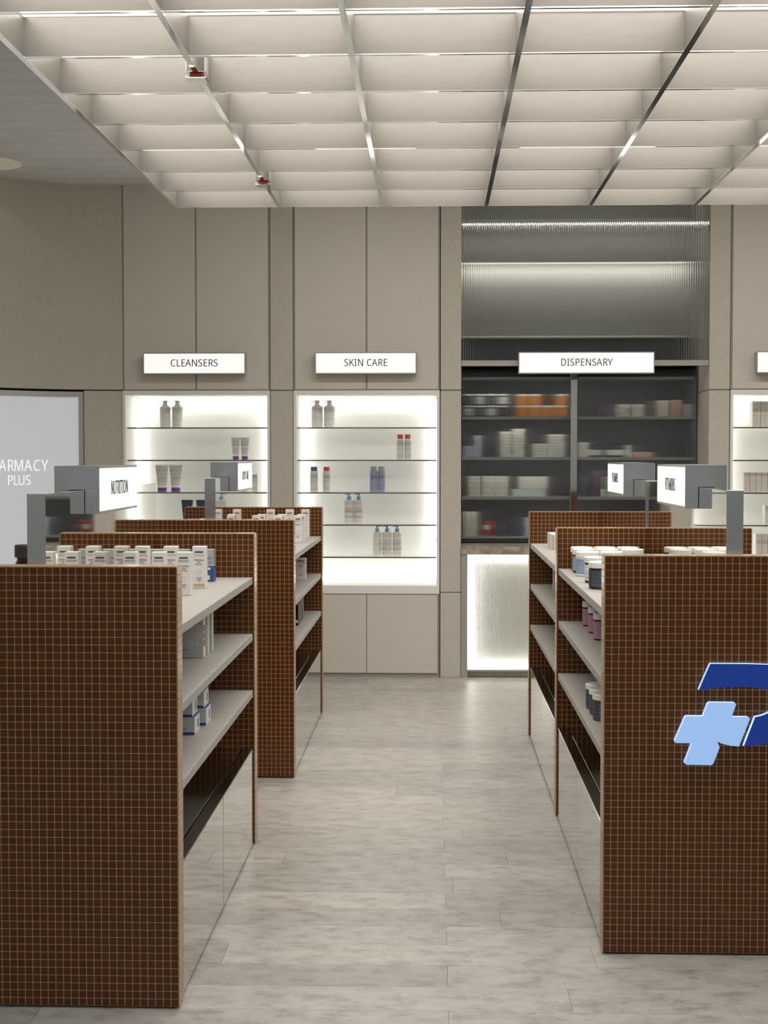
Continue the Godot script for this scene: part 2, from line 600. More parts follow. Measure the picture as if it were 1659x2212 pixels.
# ---- curved wall on the left with its door
const AX := -2.285
const AR := 1.05
func arc_slab(m: MB, a0: float, a1: float, y0: float, y1: float, ri: float, ro: float, seg: int) -> void:
	var zc := ZW + AR
	for k in seg:
		var t0 := lerpf(a0, a1, float(k) / seg)
		var t1 := lerpf(a0, a1, float(k + 1) / seg)
		var d0 := Vector3(-sin(t0), 0, -cos(t0))
		var d1 := Vector3(-sin(t1), 0, -cos(t1))
		var c := Vector3(AX, 0, zc)
		var y := Vector3.UP
		var uvs := [Vector2.ZERO, Vector2.RIGHT, Vector2.ONE, Vector2.DOWN]
		m.quad4([c + d0 * ri + y * y0, c + d1 * ri + y * y0, c + d1 * ri + y * y1, c + d0 * ri + y * y1], [-d0, -d1, -d1, -d0], uvs)
		m.quad4([c + d0 * ro + y * y0, c + d1 * ro + y * y0, c + d1 * ro + y * y1, c + d0 * ro + y * y1], [d0, d1, d1, d0], uvs)
		m.quad(c + d0 * ri + y * y1, c + d1 * ri + y * y1, c + d1 * ro + y * y1, c + d0 * ro + y * y1, y)
		m.quad(c + d0 * ri + y * y0, c + d1 * ri + y * y0, c + d1 * ro + y * y0, c + d0 * ro + y * y0, -y)
	for t in [a0, a1]:
		var d := Vector3(-sin(t), 0, -cos(t))
		var s := Vector3(cos(t), 0, -sin(t)) * (1.0 if t == a0 else -1.0)
		var c := Vector3(AX, 0, zc)
		m.quad(c + d * ri + Vector3.UP * y0, c + d * ro + Vector3.UP * y0, c + d * ro + Vector3.UP * y1, c + d * ri + Vector3.UP * y1, s)

func build_left_wall() -> void:
	var w := structure("wall_left")
	var up := MB.new()
	arc_slab(up, 0.0, PI / 2, 2.112, CEIL_Y + 0.02, AR, AR + 0.3, 28)
	part(w, "upper_curve", up.mesh(), M.plaster)
	var lo := MB.new()
	arc_slab(lo, 0.0, deg_to_rad(15.4), 0.0, 2.104, AR + 0.004, AR + 0.3, 5)
	part(w, "lower_curve", lo.mesh(), M.plaster)
	var bk := MB.new()
	arc_slab(bk, 0.0, PI / 2, 0.0, 2.2, AR + 0.09, AR + 0.29, 24)
	part(w, "recess_back", bk.mesh(), M.dark)
	slab(w, "straight_run", Vector3(AX - AR - 0.3, 0, ZW + AR), Vector3(AX - AR, CEIL_Y + 0.02, 3.3), M.plaster)
	slab(w, "corner_fill", Vector3(-4.0, 0, -12.1), Vector3(AX - AR - 0.29, CEIL_Y + 0.02, ZW + AR + 0.02), M.dark)
	var d := structure("door_1")
	d.set_meta("label", "softly backlit light grey curved door lettered PHARMACY PLUS in white, steel frame")
	var leaf := MB.new()
	arc_slab(leaf, deg_to_rad(17.5), deg_to_rad(86), 0.01, 2.056, AR + 0.012, AR + 0.05, 24)
	part(d, "leaf", leaf.mesh(), M.door_glass)
	var fr := MB.new()
	arc_slab(fr, deg_to_rad(15.7), deg_to_rad(17.5), 0.0, 2.095, AR - 0.004, AR + 0.08, 2)
	part(d, "frame_jamb", fr.mesh(), M.steel_frame)
	var fh := MB.new()
	arc_slab(fh, deg_to_rad(17.5), deg_to_rad(88), 2.056, 2.095, AR - 0.004, AR + 0.08, 24)
	part(d, "frame_head", fh.mesh(), M.steel_frame)
	# lettering, one glyph at a time along the curve (arc length measured from the tangent point)
	for line in [["PHARMACY", 0.54, 1.516, 0.081, 0.009], ["PLUS", 0.672, 1.414, 0.072, 0.008]]:
		var s: float = line[1]
		var word: String = line[0]
		for i in range(word.length() - 1, -1, -1):
			var ch := word[i]
			var o := text(d, ch, line[3], 0.0, M.white_ink, Vector3.ZERO, 0.0, "letter")
			var gw: float = (o.mesh as TextMesh).get_aabb().size.x * line[3] * 0.86
			s += gw / 2
			var a := s / AR
			o.basis = Basis(Vector3.UP, a) * Basis.from_scale(Vector3(line[3] * 0.86, line[3], 0.05))
			o.position = Vector3(AX - sin(a) * (AR + 0.0115), line[2] + line[3] / 2, ZW + AR - cos(a) * (AR + 0.0115))
			s += gw / 2 + line[4]

# ---- lit wall cabinets and the panels between them
func build_bays() -> void:
	var wb := structure("wall_back")
	slab(wb, "backing", Vector3(-4.0, 0, -12.1), Vector3(5.4, CEIL_Y + 0.3, -11.9), M.dark)
	# plaster piers: upper, middle and lower stone-like blocks with open joints
	for p in [[-1.196, -1.031], [0.049, 0.199], [1.995, 2.143], [3.226, 5.2]]:
		for seg in [[0.0, 0.620], [0.628, 2.1], [2.108, CEIL_Y]]:
			slab(wb, "pier_block", Vector3(p[0], seg[0], ZW - 0.46), Vector3(p[1], seg[1], ZW + (0.004 if seg[0] > 2.0 else 0.0)), M.plaster, 0.003)
		slab(wb, "pier_core", Vector3(p[0] + 0.004, 0.0, ZW - 0.9), Vector3(p[1] - 0.004, CEIL_Y, ZW - 0.007), M.groove)
	slab(wb, "corner_core", Vector3(AX - 0.2, 0.0, -11.9), Vector3(AX - 0.005, CEIL_Y, ZW - 0.32), M.groove)
	cabinet(-2.285, -1.2, "CLEANSERS", "wall cabinet with white lit shelves under the CLEANSERS sign")
	cabinet(-1.027, 0.043, "SKIN CARE", "wall cabinet with white lit shelves under the SKIN CARE sign")
	cabinet(2.149, 3.22, "", "wall cabinet with white lit shelves beside the dispensary, cut by the frame")

func cabinet(xa: float, xb: float, _sign: String, label: String) -> void:
	var t := thing("wall_cabinet", label, "cabinet", Vector3((xa + xb) / 2, 0, ZW), 0.0, "lit wall cabinets")
	var hw := (xb - xa) / 2
	var g := 0.006
	# upper doors
	slab(t, "carcass", Vector3(-hw, 2.106, -0.6), Vector3(hw, CEIL_Y, -0.0065), M.groove)
	for s in [[-hw + 0.012, -g], [g, hw - 0.012]]:
		slab(t, "upper_door", Vector3(s[0], 2.112, -0.006), Vector3(s[1], CEIL_Y, 0.0), M.paint, 0.0015)
	# lit niche
	var y0 := 0.614
	var y1 := 2.104
	var dp := 0.42
	var fr := 0.02
	slab(t, "niche_back", Vector3(-hw, y0, -dp - 0.02), Vector3(hw, y1, -dp), M.niche)
	slab(t, "niche_side", Vector3(-hw, y0, -dp), Vector3(-hw + fr, y1, 0.006), M.niche, 0.001)
	slab(t, "niche_side", Vector3(hw - fr, y0, -dp), Vector3(hw, y1, 0.006), M.niche, 0.001)
	slab(t, "niche_top", Vector3(-hw + fr, y1 - 0.032, -dp), Vector3(hw - fr, y1, 0.006), M.niche, 0.001)
	slab(t, "niche_bottom", Vector3(-hw + fr, y0, -dp), Vector3(hw - fr, y0 + 0.06, 0.006), M.niche, 0.001)
	var iw := hw - fr
	# light strips in the back corners, each with its own lamp light
	var lw := 0.010
	for s in [-1.0, 1.0]:
		slab(t, "light_strip", Vector3(s * iw, y0 + 0.09, -dp + 0.004), Vector3(s * (iw - 0.006), y1 - 0.06, -dp + 0.004 + lw), M.led)
		area(t.position + Vector3(s * (iw - 0.010), (y0 + y1) / 2, -dp + 0.03), Vector3(-s, 0, -0.25), Vector2(0.018, y1 - y0 - 0.16), 16.0, NEUTRAL, "niche_light")
	slab(t, "light_strip", Vector3(-iw + 0.05, y1 - 0.038, -dp + 0.004), Vector3(iw - 0.05, y1 - 0.032, -dp + 0.004 + lw), M.led)
	area(t.position + Vector3(0, y1 - 0.042, -dp + 0.03), Vector3(0, -1, -0.25), Vector2(2 * iw - 0.1, 0.018), 26.0, NEUTRAL, "niche_light")
	slab(t, "light_strip", Vector3(-iw + 0.05, y0 + 0.06, -dp + 0.004), Vector3(iw - 0.05, y0 + 0.066, -dp + 0.004 + lw), M.led)
	area(t.position + Vector3(0, y0 + 0.071, -dp + 0.03), Vector3(0, 1, -0.25), Vector2(2 * iw - 0.1, 0.018), 28.0, NEUTRAL, "niche_light")
	# glass shelves with a metal front edge; pin rows halfway between
	for y in [1.836, 1.597, 1.358, 1.121, 0.883]:
		var sh := slab(t, "glass_shelf", Vector3(-iw + 0.002, y - 0.009, -dp + 0.016), Vector3(iw - 0.002, y, -0.05), M.shelf_glass)
		slab(sh, "front_edge", Vector3(-iw + 0.002, -0.0055, 0.177), Vector3(iw - 0.002, 0.0047, 0.185), M.edge_metal)
		for s in [-1.0, 1.0]:
			slab(t, "shelf_pin_rail", Vector3(s * iw, y + 0.116, -dp + 0.03), Vector3(s * (iw - 0.004), y + 0.1205, 0.004), M.niche)
			slab(t, "shelf_pin_rail", Vector3(s * (iw + 0.004), y - 0.004, -0.05), Vector3(s * (iw - 0.006), y + 0.0005, 0.01), M.niche)
	# lower doors and recessed plinth
	slab(t, "lower_carcass", Vector3(-hw, 0.0, -0.5), Vector3(hw, y0 - 0.002, -0.0125), M.groove)
	for s in [[-hw + 0.004, -0.0025], [0.0025, hw - 0.016]]:
		slab(t, "lower_door", Vector3(s[0], 0.03, -0.012), Vector3(s[1], y0 - 0.005, 0.0), M.paint, 0.001)

# fluted sheet: half-round ribs on the front, flat at the back
func fluted(w: float, h: float, pitch: float, depth: float, thick: float) -> ArrayMesh:
	var poly := PackedVector2Array()
	var m := MB.new()
	var nfl := int(round(w / pitch))
	var pp := w / nfl
	var seg := 6
	var pts := []
	var nms := []
	for i in nfl:
		for k in seg:
			var a := PI * (float(k) / seg)
			pts.append(Vector2(-w / 2 + i * pp + pp / 2 * (1.0 - cos(a)), depth * sin(a)))
	pts.append(Vector2(w / 2, 0))
	var u := [Vector2.ZERO, Vector2.RIGHT, Vector2.ONE, Vector2.DOWN]
	for i in pts.size() - 1:
		var a: Vector2 = pts[i]
		var b: Vector2 = pts[i + 1]
		var na := slope_normal(a, pp, depth, w, 1)
		var nb := slope_normal(b, pp, depth, w, -1)
		m.quad4([Vector3(a.x, 0, a.y), Vector3(b.x, 0, b.y), Vector3(b.x, h, b.y), Vector3(a.x, h, a.y)], [na, nb, nb, na], u)
		for y in [0.0, h]:
			m.quad(Vector3(a.x, y, -thick), Vector3(b.x, y, -thick), Vector3(b.x, y, b.y), Vector3(a.x, y, a.y), Vector3.UP if y > 0.0 else Vector3.DOWN)
	m.quad(Vector3(-w / 2, 0, -thick), Vector3(w / 2, 0, -thick), Vector3(w / 2, h, -thick), Vector3(-w / 2, h, -thick), Vector3.FORWARD)
	for s in [-1.0, 1.0]:
		m.quad(Vector3(s * w / 2, 0, -thick), Vector3(s * w / 2, 0, 0), Vector3(s * w / 2, h, 0), Vector3(s * w / 2, h, -thick), Vector3(s, 0, 0))
	return m.mesh()

func slope_normal(p: Vector2, pp: float, depth: float, w: float, side: int) -> Vector3:
	var f := fposmod((p.x + w / 2) / pp + 0.0001 * side, 1.0)
	var c := 1.0 - 2.0 * f
	var s := sqrt(maxf(0.02, 1.0 - c * c))
	return Vector3(-c / (pp / 2) * depth, 0, s).normalized()

# ---- dispensary
func build_dispensary() -> void:
	var xa := 0.199
	var xb := 1.995
	var xm := (xa + xb) / 2
	var gw := xb - xa - 0.004
	# reveal lining and back room
	var wb := structure("wall_dispensary")
	slab(wb, "room_back", Vector3(xa - 0.1, 2.3, -11.86), Vector3(xb + 0.1, CEIL_Y, -11.8), M.backroom)
	slab(wb, "room_side", Vector3(xa - 0.03, 2.3, -11.86), Vector3(xa, CEIL_Y, ZW - 0.45), M.backroom)
	slab(wb, "room_side", Vector3(xb, 2.3, -11.86), Vector3(xb + 0.03, CEIL_Y, ZW - 0.45), M.backroom)
	slab(wb, "cove_ledge", Vector3(xa, 3.14, -11.8), Vector3(xb, 3.46, -11.6), M.backroom)
	var cv := thing("cove_light", "thin light strip under the ledge behind the upper fluted glass", "light strip", Vector3(xm, 3.135, -11.70))
	slab(cv, "light_strip", Vector3(-gw / 2, -0.006, -0.012), Vector3(gw / 2, 0.004, 0.0), M.led_soft)
	area(Vector3(xm, 3.12, -11.705), Vector3(0, -1, -0.5), Vector2(gw, 0.02), 34.0, NEUTRAL, "cove_strip_light")
	slab(cv, "upper_light_strip", Vector3(-gw / 2, 0.45, 0.44), Vector3(gw / 2, 0.456, 0.47), M.led_soft)
	area(Vector3(xm, 3.575, -11.245), Vector3(0, -0.5, -1), Vector2(gw, 0.03), 9.0, NEUTRAL, "cove_strip_light")
	# upper fluted screen and its rail
	var up := thing("fluted_glass_screen", "tall ribbed glass screen above the dispensary shelves", "glass screen", Vector3(xm, 2.322, ZW - 0.02))
	part(up, "ribbed_pane", fluted(gw, CEIL_Y - 2.326, 0.0165, 0.0014, 0.006), M.fluted)
	slab(up, "bottom_rail", Vector3(-gw / 2, -0.042, -0.03), Vector3(gw / 2, -0.001, 0.02), M.steel_frame, 0.002)
	# shelf cabinet
	var z := ZW - 0.43
	var t := thing("dispensary_cabinet", "dark grey dispensary shelving behind ribbed glass with a chrome post", "cabinet", Vector3(xm, 0, z))
	var hw := gw / 2
	slab(t, "back_panel", Vector3(-hw, 0.965, -0.52), Vector3(hw, 2.55, -0.5), M.cabinet_back)
	slab(t, "top_rail", Vector3(-hw, 2.55, -0.52), Vector3(hw, 2.568, -0.47), M.steel_frame, 0.003)
	slab(t, "side_panel", Vector3(-hw, 0.965, -0.5), Vector3(-hw + 0.012, 2.3, -0.03), M.cabinet_back)
	slab(t, "side_panel", Vector3(hw - 0.012, 0.965, -0.5), Vector3(hw, 2.3, -0.03), M.cabinet_back)
	slab(t, "top_panel", Vector3(-hw, 2.31, -0.5), Vector3(hw, 2.33, -0.02), M.cabinet_back)
	slab(t, "plinth", Vector3(-hw, 0.963, -0.5), Vector3(hw, 0.99, -0.03), M.dark)
	for y in [2.226, 1.926, 1.6165, 1.3135, 1.0075]:
		slab(t, "metal_shelf", Vector3(-hw + 0.012, y - 0.014, -0.5), Vector3(hw - 0.012, y, -0.055), M.steel_frame)
	for s in [[-hw + 0.002, -0.041], [-0.039, hw - 0.002]]:
		var w: float = s[1] - s[0]
		part(t, "ribbed_pane", fluted(w, 1.31, 0.0105, 0.0013, 0.004), M.fluted, Vector3((s[0] + s[1]) / 2, 0.97, -0.018))
	slab(t, "chrome_post", Vector3(-0.066, 0.965, -0.014), Vector3(-0.012, 2.28, 0.03), M.chrome, 0.004)
	slab(t, "light_strip", Vector3(-hw + 0.05, 2.206, -0.082), Vector3(hw - 0.05, 2.211, -0.074), M.led_soft)
	slab(t, "strip_cover", Vector3(-hw + 0.012, 2.204, -0.06), Vector3(hw - 0.012, 2.213, -0.055), M.steel_frame)
	area(Vector3(xm, 2.2, z - 0.085), Vector3(0, -1, -0.3), Vector2(gw - 0.12, 0.012), 22.0, NEUTRAL, "cabinet_light")
	for y in [1.910, 1.6005, 1.2975]:
		slab(t, "light_strip", Vector3(-hw + 0.05, y - 0.004, -0.082), Vector3(hw - 0.05, y + 0.001, -0.074), M.led_soft)
		slab(t, "strip_cover", Vector3(-hw + 0.012, y - 0.006, -0.06), Vector3(hw - 0.012, y + 0.003, -0.055), M.steel_frame)
		area(Vector3(xm, y - 0.008, z - 0.085), Vector3(0, -1, -0.3), Vector2(gw - 0.12, 0.012), 22.0, NEUTRAL, "cabinet_light")
	# counter
	var c := thing("dispensary_counter", "stone topped dispensary counter with a glowing ribbed white front", "counter", Vector3(xm, 0, ZW))
	slab(c, "stone_top", Vector3(-hw, 0.904, -0.45), Vector3(hw, 0.962, 0.012), M.stone, 0.002)
	slab(c, "jamb", Vector3(-hw, 0.0, -0.45), Vector3(-hw + 0.047, 0.902, 0.006), M.shelf, 0.001)
	slab(c, "jamb", Vector3(hw - 0.047, 0.0, -0.45), Vector3(hw, 0.902, 0.006), M.shelf, 0.001)
	slab(c, "body", Vector3(-hw + 0.047, 0.05, -0.45), Vector3(hw - 0.047, 0.904, -0.075), M.groove)
	var pw := 2 * hw - 0.094
	part(c, "ribbed_front", fluted(pw, 0.845, 0.0105, 0.003, 0.004), M.panel_white, Vector3(0, 0.057, -0.07))
	slab(c, "sill", Vector3(-hw + 0.047, 0.046, -0.075), Vector3(hw - 0.047, 0.057, 0.006), M.shelf)
	var plm := MB.new()
	part(c, "ribbed_plinth", fluted(pw, 0.044, 0.0105, 0.003, 0.02), M.rail_metal, Vector3(0, 0.001, -0.02))
	var iw := pw / 2
	for s in [-1.0, 1.0]:
		slab(c, "light_strip", Vector3(s * iw, 0.06, -0.062), Vector3(s * (iw - 0.006), 0.9, -0.03), M.led)
		area(Vector3(xm + s * (iw - 0.009), 0.48, ZW - 0.045), Vector3(-s, 0, -0.35), Vector2(0.02, 0.83), 20.0, NEUTRAL, "counter_light")
	slab(c, "light_strip", Vector3(-iw, 0.896, -0.062), Vector3(iw, 0.9025, -0.03), M.led)
	area(Vector3(xm, 0.892, ZW - 0.045), Vector3(0, -1, -0.35), Vector2(pw, 0.02), 16.0, NEUTRAL, "counter_light")
	slab(c, "light_strip", Vector3(-iw, 0.058, -0.062), Vector3(iw, 0.064, -0.03), M.led)
	area(Vector3(xm, 0.068, ZW - 0.045), Vector3(0, 1, -0.35), Vector2(pw, 0.02), 16.0, NEUTRAL, "counter_light")

# ---- tiled gondolas
func tile_tint(r: RandomNumberGenerator) -> Color:
	var base := Color8(90, 49, 19).srgb_to_linear()
	var k := r.randf_range(0.93, 1.07)
	var w := r.randf_range(-0.04, 0.04)
	return Color(base.r * k * (1.0 + w), base.g * k, base.b * k * (1.0 - w))

func add_tile(m: MB, c: Vector2, s: Vector2, z0: float, depth: float) -> void:
	var h := s / 2
	var i := 0.0005
	var b := [Vector3(c.x - h.x, c.y - h.y, z0), Vector3(c.x + h.x, c.y - h.y, z0), Vector3(c.x + h.x, c.y + h.y, z0), Vector3(c.x - h.x, c.y + h.y, z0)]
	var t := [Vector3(c.x - h.x + i, c.y - h.y + i, z0 + depth), Vector3(c.x + h.x - i, c.y - h.y + i, z0 + depth), Vector3(c.x + h.x - i, c.y + h.y - i, z0 + depth), Vector3(c.x - h.x + i, c.y + h.y - i, z0 + depth)]
	m.quad(t[0], t[1], t[2], t[3], Vector3.BACK)
	var ns := [Vector3(0, -1, 0.3), Vector3(1, 0, 0.3), Vector3(0, 1, 0.3), Vector3(-1, 0, 0.3)]
	for k in 4:
		m.quad(b[k], b[(k + 1) % 4], t[(k + 1) % 4], t[k], ns[k].normalized())

# one face of tiles, centred on x, from y = 0 up; the skipped window is built tile by tile
func tile_face(c0: int, c1: int, r0: int, r1: int) -> ArrayMesh:
	var key := "face%d,%d,%d,%d" % [c0, c1, r0, r1]
	if cache.has(key): return cache[key]
	var r := RandomNumberGenerator.new()
	r.seed = 99
	var m := MB.new()
	m.colored = true
	for row in ROWS:
		for cc in COLS:
			m.tint = tile_tint(r)
			if cc >= c0 and cc < c1 and row >= r0 and row < r1: continue
			add_tile(m, Vector2((cc - COLS / 2.0 + 0.5) * PITCH, (row + 0.5) * PITCH), Vector2(PITCH - 0.0021, PITCH - 0.0021), 0.0, TILE_D)
	cache[key] = m.mesh()
	return cache[key]

func single_tiles() -> Array:
	if not cache.has("tiles"):
		var a := []
		var r := RandomNumberGenerator.new()
		r.seed = 7
		for k in 9:
			var m := MB.new()
			m.colored = true
			m.tint = tile_tint(r)
			add_tile(m, Vector2.ZERO, Vector2(PITCH - 0.0021, PITCH - 0.0021), 0.0, TILE_D)
			a.append(m.mesh())
		cache["tiles"] = a
	return cache["tiles"]

func edge_tiles() -> ArrayMesh:
	if cache.has("edges"): return cache["edges"]
	var r := RandomNumberGenerator.new()
	r.seed = 5
	var m := MB.new()
	m.colored = true
	var tan := Color8(166, 137, 102).srgb_to_linear()   # the edge pieces are a plain tan
	var hw := COLS * PITCH / 2
	var depth := PANEL_T - 0.0005
	for s in [-1.0, 1.0]:
		for row in ROWS:
			m.tint = tan * r.randf_range(0.94, 1.06)
			m.box(Vector3(s * (hw + 0.001), (row + 0.5) * PITCH, -PANEL_T / 2), Vector3(0.004, PITCH - 0.0012, depth), 0.0004)
	for cc in COLS:
		m.tint = tan * r.randf_range(0.94, 1.06)
		m.box(Vector3((cc - COLS / 2.0 + 0.5) * PITCH, ROWS * PITCH + 0.001, -PANEL_T / 2), Vector3(PITCH - 0.0012, 0.004, depth), 0.0004)
	cache["edges"] = m.mesh()
	return cache["edges"]

# end panel: front face at local z = 0
func end_panel(t: Node3D, z: float, win := [0, 0, 0, 0]) -> void:
	var hw := COLS * PITCH / 2
	var h := ROWS * PITCH
	var y0 := 0.007
	var core := slab(t, "tiled_panel", Vector3(-hw, y0, z - PANEL_T + TILE_D), Vector3(hw, y0 + h, z - TILE_D), M.grout)
	var o := -core.position + Vector3(0, y0, z)
	part(core, "more_tiles", tile_face(win[0], win[1], win[2], win[3]), M.tile, o + Vector3(0, 0, -TILE_D)).set_meta("kind", "stuff")
	var back := part(core, "back_tiles", tile_face(0, 0, 0, 0), M.tile, o + Vector3(0, 0, -PANEL_T + TILE_D))
	back.rotation.y = PI
	back.set_meta("kind", "stuff")
	part(core, "edge_tiles", edge_tiles(), M.tile, o).set_meta("kind", "stuff")
	var ts := single_tiles()
	for row in range(win[2], win[3]):
		for cc in range(win[0], win[1]):
			part(core, "tile", ts[rng.randi() % ts.size()], M.tile, o + Vector3((cc - COLS / 2.0 + 0.5) * PITCH, (row + 0.5) * PITCH, -TILE_D))
	slab(t, "foot", Vector3(-hw + 0.01, 0.0, z - PANEL_T + 0.012), Vector3(hw - 0.01, y0, z - 0.012), M.dark)

func gondola(label: String, at: Vector3, length: float, front: bool, win: Array) -> Node3D:
	var t := thing("display_gondola", label, "shelf unit", at, 0.0, "tiled gondolas")
	var hw := COLS * PITCH / 2
	var za := -PANEL_T if front else -0.002
	if front:
		end_panel(t, 0.0, win)
		end_panel(t, -length)
	else:
		end_panel(t, -length, win)
	var zb := -length - 0.0
	# mirror-polished spine between the two sides
	slab(t, "mirror_spine", Vector3(-0.026, 0.41, zb + 0.001), Vector3(0.026, 1.512, za - 0.001), M.mirror, 0.001)
	slab(t, "spine_end_plate", Vector3(-0.0275, 1.2, za - 0.006), Vector3(0.0275, 1.513, za - 0.0005), M.brushed, 0.001)
	for s in [-1.0, 1.0]:
		for y in [1.121, 0.886, 0.65]:
			var sh := slab(t, "shelf", Vector3(s * 0.0265, y - 0.024, zb + 0.001), Vector3(s * (hw - 0.012), y, za - 0.001), M.shelf, 0.0012)
			slab(sh, "front_lip", Vector3(s * ((hw - 0.0385) / 2 - 0.001), -0.017, (zb - za) / 2 + 0.002), Vector3(s * ((hw - 0.0385) / 2 + 0.007), 0.0125, -(zb - za) / 2 - 0.002), M.shelf, 0.0015)
		# base cabinet: mirror top, slim rail, two mirror doors
		var b := slab(t, "base_cabinet", Vector3(s * 0.0265, 0.02, zb + 0.002), Vector3(s * (hw - 0.028), 0.398, za - 0.002), M.dark)
		slab(b, "mirror_top", Vector3(s * -((hw - 0.0545) / 2), 0.189, (zb - za) / 2 + 0.002), Vector3(s * ((hw - 0.0545) / 2 - 0.022), 0.203, -(zb - za) / 2 - 0.002), M.cabinet_top)
		slab(b, "edge_trim", Vector3(s * ((hw - 0.0545) / 2 - 0.0215), 0.189, (zb - za) / 2 + 0.002), Vector3(s * ((hw - 0.0545) / 2 - 0.0185), 0.2045, -(zb - za) / 2 - 0.002), M.chrome, 0.001)
		slab(b, "grip_rail", Vector3(s * ((hw - 0.0545) / 2 - 0.016), 0.180, (zb - za) / 2 + 0.002), Vector3(s * ((hw - 0.0545) / 2 + 0.004), 0.2, -(zb - za) / 2 - 0.002), M.rail_metal)
		var half := (za - zb) / 2
		for k in 2:
			var d0 := zb + 0.003 + k * half
			var d := slab(t, "mirror_door", Vector3(s * (hw - 0.024), 0.011, d0), Vector3(s * (hw - 0.004), 0.406, d0 + half - 0.008), M.mirror_door, 0.0008)
			slab(d, "door_top_rail", Vector3(s * -0.0098, 0.198, -half / 2 + 0.005), Vector3(s * 0.0098, 0.2015, half / 2 - 0.005), M.rail_metal, 0.0008)
	return t

func aisle_sign(word: String, label: String, x: float, za: float, zb: float, tw: float) -> void:
	var t := thing("aisle_sign", label, "sign", Vector3(x, 1.434, (za + zb) / 2), 0.0, "lit aisle signs on the gondolas")
	var l := za - zb
	var hw := 0.0745
	var h := 0.158
	var b := MB.new()
	# the box straddles the spine: a cap above it and a cheek on either side
	b.box(Vector3(0, (h + 0.0795) / 2, 0), Vector3(2 * hw, h - 0.0795, l))
	for s in [-1.0, 1.0]:
		b.box(Vector3(s * (hw + 0.0275) / 2, 0.03975, 0), Vector3(hw - 0.0275, 0.0795, l))
	part(t, "steel_housing", b.mesh(), M.brushed)
	for s in [-1.0, 1.0]:
		var bz := 0.008
		slab(t, "light_face", Vector3(s * hw, bz, -l / 2 + bz), Vector3(s * (hw + 0.0015), h - bz, l / 2 - bz), M.sign_face)
		text(t, word, 0.0465, tw, M.black_ink, Vector3(s * (hw + 0.0022), h / 2 + 0.003, 0), s * PI / 2)
		area(t.position + Vector3(s * (hw + 0.006), h / 2, 0), Vector3(s, 0, 0), Vector2(l - 2 * bz, h - 2 * bz), 0.7, NEUTRAL, "sign_light")

func build_gondolas() -> void:
	var g := Vector3(-1.1785, 0, -4.272)
	gondola("brown mosaic gondola in front at left, white shelves, under the NUTRITION sign", g, 1.85, true, [15, 38, 44, 57])
	aisle_sign("NUTRITION", "steel light box sign reading NUTRITION", g.x, -4.856, -5.478, 0.27)
	g = Vector3(-1.1345, 0, -7.402)
	gondola("brown mosaic gondola farther down the left side, under the BODY CARE sign", g, 1.88, true, [24, 38, 36, 57])
	aisle_sign("BODY CARE", "steel light box sign reading BODY CARE", g.x, -7.99, -8.612, 0.27)
	g = Vector3(0.9855, 0, -4.798)
	gondola("brown mosaic gondola in front at right, carrying the blue cross logo", g, 1.85, true, [0, 23, 44, 57])
	aisle_sign("VITAMINS", "steel light box sign reading VITAMINS, the nearer and larger of the two", g.x, -5.402, -6.07, 0.235)
	g = Vector3(0.9855, 0, -6.732)
	gondola("brown mosaic gondola behind the right-hand one, nearest the dispensary counter", g, 1.83, false, [0, 17, 40, 57])
	aisle_sign("VITAMINS", "steel light box sign reading VITAMINS, the smaller one nearer the dispensary", g.x, -7.148, -7.79, 0.235)

# ---- wall signs
func wall_sign(word: String, label: String, xa: float, xb: float, tw: float, proud: float) -> void:
	var w := xb - xa
	var t := thing("wall_sign", label, "sign", Vector3((xa + xb) / 2, 2.22, ZW + 0.0), 0.0, "lit wall signs")
	var h := 0.157
	var bd := 0.008
	slab(t, "mount", Vector3(-w / 2 + 0.06, 0.03, -0.02), Vector3(w / 2 - 0.06, h - 0.03, 0.012), M.steel_frame)
	slab(t, "frame", Vector3(-w / 2, 0, 0.01), Vector3(w / 2, h, proud), M.steel_frame, 0.0015)
	slab(t, "light_face", Vector3(-w / 2 + bd, bd, proud), Vector3(w / 2 - bd, h - bd, proud + 0.0015), M.sign_face)
	if word:
		text(t, word, 0.0515, tw, M.black_ink, Vector3(0, h / 2 + 0.003, proud + 0.002))
	area(t.position + Vector3(0, h / 2, proud + 0.006), Vector3.BACK, Vector2(w - 2 * bd, h - 2 * bd), 0.8, NEUTRAL, "sign_light")

func build_wall_signs() -> void:
	wall_sign("CLEANSERS", "lit white wall sign reading CLEANSERS", -2.119, -1.37, 0.343, 0.075)
	wall_sign("SKIN CARE", "lit white wall sign reading SKIN CARE", -0.863, -0.125, 0.312, 0.075)
	wall_sign("DISPENSARY", "wide lit white sign reading DISPENSARY", 0.611, 1.592, 0.37, 0.06)
	wall_sign("", "lit white wall sign cut off by the frame beside the dispensary", 2.319, 3.06, 0.0, 0.075)

